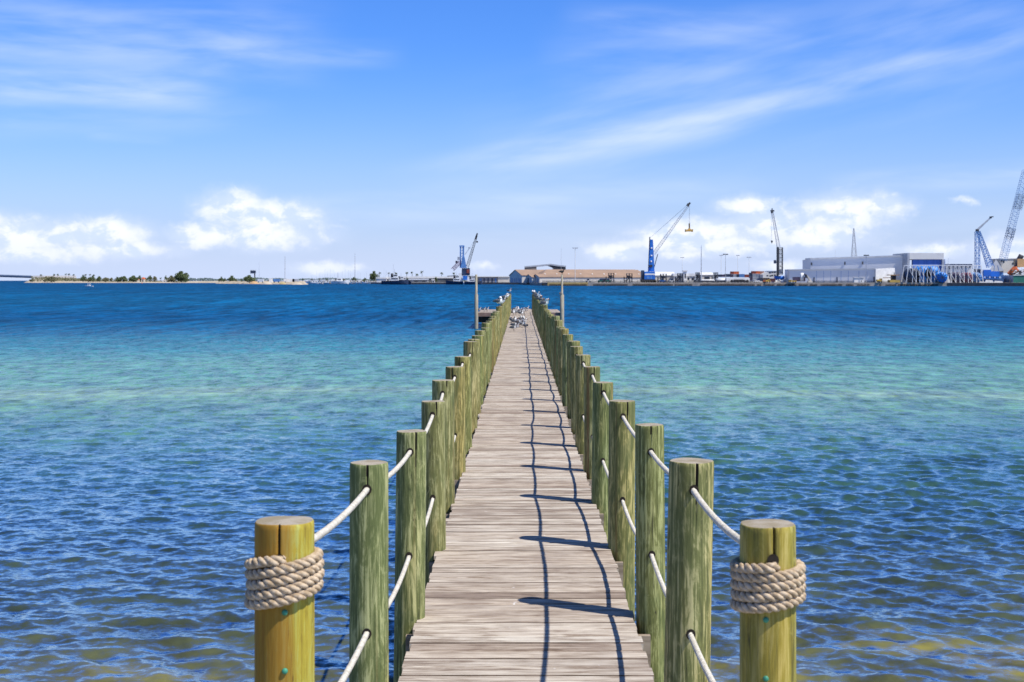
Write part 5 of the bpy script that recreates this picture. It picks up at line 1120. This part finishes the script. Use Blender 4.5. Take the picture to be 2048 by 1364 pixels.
def reel(label,x,rpx,Y,mt,ax='y',wd=6):
    c=P(K6,x,0,Y); rr=rpx/6.0235*Y/F; zc=GZ+rr+.2; o=thing('pipe_reel',label,'reel',(c.x,Y,GZ),'big pipe reels on the quay')
    for d in (0,wd): MB().lathe([(rr*.3,d-.2),(rr,d-.2),(rr,d+.2),(rr*.3,d+.2)],(c.x,Y,zc),26,axis='y').build('flange',mt,o)
    m=MB()
    if ax=='y': m.lathe([(rr*.72,.2),(rr*.72,wd-.2)],(c.x,Y,zc),22,axis='y')
    else: m.lathe([(rr*.78,c.x-wd/2+.2),(rr*.78,c.x+wd/2-.2)],(0,Y,zc),22,axis='x')
    m.build('drum',lblue if mt is not purple else purple,o); m=MB()
    if ax=='y':
        for k in range(10):
            a=2*PI*k/10; m.bar((c.x,Y-.3,zc),(c.x+rr*.95*math.cos(a),Y-.3,zc+rr*.95*math.sin(a)),.16)
        m.build('spoke',navy,o)
    m=MB(); m.box(c.x-rr*.5,c.x+rr*.5,Y-.1,Y+wd,GZ-.1,GZ+.6); m.build('cradle',dark,o); return o
bb=pm('bright_reel_blue',(.01,.22,.66),(.01,.16,.52),.4,.45)
reel('leftmost blue reel under the white strutted frame',1608,86,734,navy); reel('second blue reel under the white strutted frame',1722,98,734,bb); reel('third blue reel under the white strutted frame',1842,98,734,bb); reel('biggest bright blue reel with spokes at the outer end of the row',1955,62,725,bb)
def c7(x): return K6(0,0)
strutframe('second white strutted frame over dark reels beside the crane ship',2018,2420,548,760,738,9)
reel('dull violet reel below the second white frame',2140,62,745,purple); reel('rusty violet reel below the second white frame',2262,60,745,pm('rusty_violet',(.22,.07,.10),(.15,.05,.09),.4,.7)); reel('blue grey reel at the crane end of the second frame',2370,60,745,lblue)
r=thing('pipe_plant','white plant building with blue grey flat roof behind the second white frame','building',P(K7,700,1230,775)); m=MB(); bx(m,K7,624,1026,970,1232,775,16,zmin=1.5); m.build('wall',white,r); m=MB(); bx(m,K7,620,996,976,1026,773,19); m.build('roof',pm('slate_blue_roof',(.16,.18,.24),(.12,.14,.2),.2,.7),r)
for x in (650,672,694,716,770,790): m=MB(); bx(m,K7,x-8,1042,x+7,1056,774.9,.08); m.build('window',glass,r)
for x in (705,): m=MB(); bx(m,K7,x-14,1102,x+16,1116,774.9,.08); m.build('window',glass,r)
mast('thin aerial on the blue grey plant roof',1780+690/5.929,360+925/5.929,360+1000/5.929,780,.12); mast('second thin aerial at the plant roof end',1780+992/5.929,360+955/5.929,360+1040/5.929,776,.12)
# ---- A-frame lattice crane on blue barge
Y=765; r=thing('derrick_crane','blue lattice derrick crane with bent jib standing on a blue barge','crane',P(K7,1120,1200,Y))
m=MB(); m.lattice(P(K7,1036,1055,Y),P(K7,1036,612,Y),2.2,14,.17,.10); m.build('mast',lblue,r); m=MB(); m.lattice(P(K7,1190,1030,Y+3),P(K7,1048,612,Y+3),3.2,16,.20,.11,w2=1.6); m.build('back_mast',lblue,r)
m=MB(); m.bar(P(K7,1034,592,Y+1),P(K7,1196,444,Y+1),.62,6,.35); m.build('jib',steel,r); m=MB(); m.bar(P(K7,1180,440,Y+1),P(K7,1228,434,Y+1),.35); m.bar(P(K7,1192,432,Y+1),P(K7,1196,456,Y+1),.7,6); m.bar(P(K7,1018,596,Y+1),P(K7,1050,600,Y+1),.8,5); m.bar(P(K7,1036,585,Y+1),P(K7,1040,620,Y+1),.9,5); m.build('jib_joint',dark,r)
m=MB(); bx(m,K7,1030,1056,1076,1165,Y,5); m.build('cab_house',navy,r); m=MB(); bx(m,K7,1076,1060,1112,1138,Y-.5,4); m.build('side_box',white,r); m=MB(); bx(m,K7,1112,1064,1200,1136,Y-1,6); bx(m,K7,1200,1082,1300,1140,Y-.5,5); m.build('winch_house',blue,r)
o=thing('work_barge','blue and white work barge carrying the derrick crane','barge',P(K7,1170,1240,758)); m=MB(); m.hexa([P(K7,1040,1236,755),P(K7,1340,1236,755),P(K7,1340,1236,768),P(K7,1040,1236,768),P(K7,1000,1170,753),P(K7,1352,1170,753),P(K7,1352,1170,770),P(K7,1000,1170,770)]); m.build('hull',lblue,o); m=MB(); bx(m,K7,1105,1140,1290,1170,752,10); m.build('deckhouse',blue,o)
for i in range(10): m=MB(); x=1120+i*20; bx(m,K7,x,1146,x+10,1162,751.9,.08); m.build('window',glass if i%3 else white,o)
rj=random.Random(5)
for x0,x1,yy in ((1010,1130,1205),(1120,1230,1190),(1225,1345,1200)): m=MB(); m.prism([P(K7,x0,yy+28,751.2),P(K7,x1,yy+28,751.2),P(K7,x1-14,yy,751.2),P(K7,x0+20,yy-6,751.2)],(0,.6,0)); m.build('white_fender_panel',white,o)
# pyramid shelter and tan hall
o=thing('pyramid_shelter','grey pyramid shaped shelter behind the blue barge','shelter',P(K7,1258,1080,790)); m=MB(); m.add([P(K7,1168,1092,782),P(K7,1352,1078,782),P(K7,1340,1085,806),P(K7,1190,1085,806),P(K7,1256,940,792)],[(3,2,1,0),(0,1,4),(1,2,4),(2,3,4),(3,0,4)]); m.build('roof',pm('slate_grey_cladding',(.26,.28,.33),(.20,.22,.27),.2,.7),o); m=MB(); a=P(K7,1175,1092,783); b=P(K7,1345,1092,783); m.box(a.x,b.x,783,804,1.5,a.z-.05); m.build('wall',lblue,o)
for u in (.35,.7): p=P(K7,1168,1092,781.6).lerp(P(K7,1352,1078,781.6),u); q_=p.lerp(P(K7,1256,940,791.6),.5); MB().bar(p,q_,.10).build('rib',lblue,o)
o=thing('tan_hall','pale tan hall with a sloping left edge beside the black funnel','building',P(K7,1400,1085,800)); m=MB(); m.prism([P(K7,1345,1100,800),P(K7,1515,1100,800),P(K7,1515,932,800),P(K7,1292,938,800)],(0,14,0)); m.build('wall',cream,o); m=MB(); m.prism([P(K7,1288,940,799.6),P(K7,1517,933,799.6),P(K7,1517,926,799.6),P(K7,1288,932,799.6)],(0,15,0)); m.build('roof',paleclad,o)
for x,y in ((1325,955),(1352,966),(1478,950),(1460,990)): m=MB(); bx(m,K7,x-8,y-12,x+8,y+12,799.8,.15); m.build('vent',dark,o)
o=thing('heavy_lift_crane','huge pale blue lattice boom leaning out of frame above the green ship','crane',P(K7,1330,1090,795)); m=MB(); m.lattice(P(K7,1335,960,798),P(K7,1615,-110,798),3.6,44,.085,.05); m.build('boom',lblue,o)
m=MB(); m.lattice(P(K7,1404,704,798),P(K7,1441,574,798),3.8,4,.11,.07); m.build('boom_joint',navy,o); m=MB(); m.lattice(P(K7,1507,352,798),P(K7,1558,176,798),3.8,6,.10,.06); m.build('boom_insert',navy,o); m=MB(); bx(m,K7,1316,985,1372,1090,815,6); m.build('machinery_house',blue,o)
# ship
Y=752; o=thing('cargo_ship','green hulled ship with grey bow and tan funnel lying at the quay end','ship',P(K7,1500,1250,Y)); m=MB()
m.hexa([P(K7,1464,1250,Y),P(K7,2100,1250,Y),P(K7,2100,1250,Y+18),P(K7,1464,1250,Y+18),P(K7,1455,1132,Y),P(K7,2100,1126,Y),P(K7,2100,1126,Y+18),P(K7,1455,1132,Y+18)]); m.build('hull',green,o)
m=MB(); m.hexa([P(K7,1352,1252,Y+9),P(K7,1463,1252,Y-.4),P(K7,1463,1252,Y+18),P(K7,1352,1252,Y+10),P(K7,1316,1128,Y+8.5),P(K7,1463.5,1130,Y-.4),P(K7,1463.5,1130,Y+18),P(K7,1316,1128,Y+10)]); m.build('bow',steel,o)
m=MB(); bx(m,K7,1412,1180,1430,1208,Y-.2,.5); m.build('anchor',dark,o)
m=MB(); bx(m,K7,1512,935,1600,1032,Y+6,6); m.build('funnel',pm('tan_funnel',(.60,.36,.16),(.5,.3,.13),.3,.6),o); m=MB(); m.tube([P(K7,1508,1030,Y+8),P(K7,1530,940,Y+8),P(K7,1545,905,Y+8),P(K7,1570,925,Y+8)],1.5,8); m.build('exhaust',dark,o)
m=MB(); m.bar(P(K7,1410,1118,Y+4),P(K7,1478,1036,Y+4),1.3,6,1.0); m.bar(P(K7,1478,1036,Y+4),P(K7,1506,1078,Y+4),1.1,6); m.build('deck_crane',orange,o)
m=MB()
for i in range(26): x=rj.uniform(1420,1600); y=rj.uniform(1060,1122); bx(m,K7,x,y,x+rj.uniform(8,26),min(1131,y+rj.uniform(12,40)),Y+rj.uniform(1,5),1.5)
m.build('deck_gear',pm('rusty_brown_gear',(.22,.13,.09),(.14,.09,.07),.5,.8),o); m=MB()
for i in range(14): x=rj.uniform(1470,1600); y=rj.uniform(1050,1115); bx(m,K7,x,y,x+rj.uniform(6,30),y+rj.uniform(6,14),Y+rj.uniform(.2,.9),.6)
m.build('deckhouse',white,o)
m=MB(); m.bar(P(K7,1455,1128,Y-.2),P(K7,2100,1121,Y-.2),.25); m.build('rail',white,o)
for px,lab in ((1310,'low white parapet'),): pass
# dolphins: short pole row left of quay steps, single lamp on the water
o=thing('channel_marker','small white marker post standing in the water under the slender blue crane','marker',W(927.3,570,985)); MB().lathe([(.22,-2),(.2,1.2),(.32,1.3),(.32,1.9),(.1,2.2)],(WX(927.3,985),985,0),10).build('post',white,o)
# ------------------------------------------------------------------ birds
def fea(n,c1,c2): return pm(n,c1,c2,25,.8)
B_w=fea('white_plumage',(.80,.79,.77),(.72,.71,.69)); B_g=fea('slate_plumage',(.15,.155,.165),(.10,.105,.115)); B_k=fea('black_plumage',(.015,.015,.016),(.022,.022,.022)); B_r=fea('dark_bill',(.10,.035,.025),(.07,.03,.02))
def bird_mesh(pose='stand',hood=False,black=False):
    """one continuous lofted body from tail to bill, folded wings drawn up along the back, two legs; facing +X, feet at z=0"""
    leg=.075 if pose!='sit' else .012
    hz=.0; st=[ # x, z, halfwidth, halfheight
     (-.215,.085,.010,.006),(-.185,.088,.022,.010),(-.15,.092,.030,.018),(-.11,.098,.042,.032),(-.06,.098,.058,.050),(0,.096,.066,.060),(.05,.102,.062,.060),(.09,.118,.050,.054)]
    if pose=='preen': st+=[(.105,.150,.036,.040),(.095,.185,.034,.034),(.060,.200,.034,.031),(.025,.192,.028,.026),(-.002,.176,.013,.013),(-.035,.160,.005,.006)]
    elif pose=='sit': st+=[(.112,.142,.038,.042),(.122,.168,.036,.036),(.140,.180,.034,.032),(.165,.178,.026,.024),(.182,.172,.012,.012),(.222,.164,.004,.005)]
    else: st+=[(.112,.150,.036,.042),(.124,.188,.034,.034),(.142,.208,.034,.032),(.168,.208,.027,.025),(.185,.203,.012,.012),(.226,.193,.004,.005)]
    n=14; mb=MB(); vs=[]
    for x,z,w_,h in st:
        for k in range(n):
            a=2*PI*k/n; vs.append((x,w_*math.cos(a),leg+z-.035+h*math.sin(a)))
    N=len(st)
    for i in range(N-1):
        for k in range(n):
            mid=2*PI*(k+.5)/n; up=math.sin(mid)
            if black: mi=2
            elif i>=N-3: mi=3
            elif i<=1: mi=2
            elif i<=6 and up>-.15: mi=1
            elif hood and i>=9: mi=2
            else: mi=0
            mb.add([],[]) ; mb.f.append((i*n+k,i*n+(k+1)%n,(i+1)*n+(k+1)%n,(i+1)*n+k)); mb.m.append(mi); mb.smooth.append(True)
    mb.v=vs
    mb.f+= [tuple(range(n-1,-1,-1)),tuple(range((N-1)*n,N*n))]; mb.m+=[2,3]; mb.smooth+=[False,False]
    for s_ in (-1,1):                                        # folded wings, tips past the tail
        wv=[];ws=[(-.235,.092,.004,.006),(-.18,.100,.012,.020),(-.10,.108,.014,.042),(0,.112,.014,.048),(.07,.118,.010,.034),(.095,.120,.003,.010)]
        for x,z,w_,h in ws:
            yy=s_*(.018+.048*max(0,min(1,(x+.27)/.2)))*(1 if x<.05 else .92)
            for k in range(8):
                a=2*PI*k/8; wv.append((x,yy+w_*math.cos(a),leg+z-.035+h*math.sin(a)))
        mb.add(wv,[(i*8+k,i*8+(k+1)%8,(i+1)*8+(k+1)%8,(i+1)*8+k) for i in range(5) for k in range(8)],2 if black else 1,True)
        if pose!='sit':
            mb.bar((.01,s_*.022,leg+.025),(.012,s_*.022,0.004),.0055,5,mi=2); mb.prism([(.0,s_*.022-.004,.001),(.055,s_*.022-.026,.001),(.055,s_*.022+.026,.001)],(0,0,.006),2)
    mb.v=[(x*.80,y*1.22,z*1.08) for x,y,z in mb.v]
    return mb
protos={}
def bird(pose,hood,loc,yaw,label,sc_=1.0,group='gulls resting on the pier',black=False,name='gull',cat='gull'):
    k=(pose,hood,black)
    if k not in protos: protos[k]=bird_mesh(pose,hood,black).build(name,[B_w,B_g,B_k,B_r],None,(0,0,0)); o=protos[k]
    else: o=protos[k].copy(); o.name=name; C.objects.link(o)
    o.location=loc; o.rotation_euler=(0,0,yaw-.75); o.scale=(sc_*.92,)*3
    return tag(o,label,cat,group)
def posttop(side,k):
    for o in pier.children:
        pass
    return None
tops={}
for o in pier.children:
    if o.name.startswith('post') and len(o.data.vertices)>300:
        v=o.data.vertices[max(range(len(o.data.vertices)),key=lambda i:o.data.vertices[i].co.z)].co
        tops.setdefault(1 if v.x>0 else -1,[]).append((v.y,v.x,v.z+DECKZ))
for s_ in tops: tops[s_].sort()
rb=random.Random(12)
def onpost(side,k,pose,hood,yaw,label,sc_=1.05,grp=None,black=False,name='gull',cat='gull'):
    cands=[t_ for t_ in tops[side]]; y,x,z=min(cands,key=lambda t_:abs(t_[0]-zs[k])); bird(pose,hood,(x,y,z-.003),yaw,label,sc_,grp or ('gulls perched on the left row of posts' if side<0 else 'gulls perched on the right row of posts'),black,name,cat)
onpost(-1,19,'preen',False,.35,'large white headed gull preening on the left posts, nearest of that row',1.22)
onpost(-1,22,'stand',True,.2,'dark hooded gull on the left posts right behind the preening one',1.05)
onpost(-1,24,'sit',False,.3,'white headed gull hunched in the middle of the left row',1.09)
onpost(-1,27,'stand',False,.5,'upright white gull in the middle of the left row of posts',1.13)
onpost(-1,31,'preen',False,.0,'small preening gull near the far end of the left row',1.09)
onpost(-1,36,'sit',True,.2,'dark backed gull second to last on the left row',1.13); onpost(-1,39,'stand',False,.1,'white chested gull on the last left post',1.18)
onpost(1,19,'stand',False,.15,'outermost gull on the right posts, standing with raised tail',1.13); onpost(1,20,'sit',False,-.2,'white gull settled on the right posts just behind the outermost one',1.09)
onpost(1,23,'preen',False,2.7,'large pale gull preening with its head turned on the right row',1.26); onpost(1,26,'stand',True,.1,'dark headed gull in the middle of the right row',1.05); onpost(1,28,'sit',False,.1,'hunched white gull in the middle of the right row',1.13); onpost(1,31,'stand',False,.3,'upright gull towards the far end of the right row',1.18); onpost(1,33,'sit',True,2.9,'dark hooded gull towards the far end of the right row',1.09); onpost(1,36,'stand',False,2.6,'gull facing the left row near the far end of the right posts',1.22); onpost(1,38,'preen',False,3.0,'preening gull at the far end of the right posts',1.13); onpost(1,40,'stand',False,2.8,'gull on the last right post looking over the deck',1.13)
def kp(cx,cy): return (1020+cx/9.743,560+cy/9.743)
near=[(70,1000,'stand',False,.2,'foremost gull on the deck, standing apart nearest the camera'),(80,940,'stand',True,.4,'dark backed gull behind the foremost one on the deck'),(130,945,'sit',False,.1,'gull crouched beside the dark backed one on the deck'),(185,915,'stand',False,.0,'gull in the middle of the front deck flock'),(230,925,'stand',False,.3,'white gull right of the middle in the front deck flock'),(300,925,'sit',True,2.8,'dark gull at the right edge of the front deck flock'),(30,835,'preen',False,2.9,'dark winged gull stretching at the left edge of the front flock'),(90,870,'stand',False,.2,'gull in the left half of the front deck flock')]
for cx,cy,po,ho,yw,lab in near:
    px,py=kp(cx,cy); Y=2*F/(py-HY); bird(po,ho,(WX(px,Y),Y,DECKZ+.003),yw,lab,1.12,'gulls in the front flock on the deck')
for cx,cy in [(80,830),(140,820),(170,850),(200,815),(235,860),(250,815),(160,875),(275,880)]:
    px,py=kp(cx,cy); Y=2*F/(py-HY); bird(rb.choice(['stand','stand','sit','preen']),rb.random()<.3,(WX(px,Y),Y,DECKZ+.003),rb.uniform(-.5,.7),'white and dark gull in the tight back rows of the front deck flock',1.1,'gulls packed in the back of the front flock')
for cx,cy in [(65,685),(110,680),(170,680),(222,702),(85,640),(150,640),(195,650),(245,640),(262,625),(300,612),(330,600),(90,612),(150,612)]:
    px,py=kp(cx,cy); Y=2*F/(py-HY); bird(rb.choice(['stand','stand','stand','preen','sit']),rb.random()<.3,(WX(px,Y),min(Y,94.5),DECKZ+.003),rb.uniform(-.4,.8),'white breasted gull in the far flock at the seaward end of the deck',1.2,'gulls in the far flock on the deck')
for px,lab in [(958.5,'gull on the left platform nearest the tall pole'),(968,'gull in the middle of the left platform'),(974,'gull on the left platform nearest the posts')]:
    Y=86.5; bird('stand',False,(WX(px,Y),Y,DECKZ+.004),.3,lab,1.1,'gulls on the left platform')
Y=84.0; x=WX(1124,Y); bird('stand',False,(x-.0,Y,WZ(549,Y)-.006),1.2,'black bird perched on top of the tall right pole',1.35,None,True,'cormorant','bird')
bird('sit',False,(WX(1124,Y)-.082,Y-.03,WZ(590,Y)+.004),2.4,'gull perched on the shoulder of the tall right pole',1.15,'gulls perched on poles')
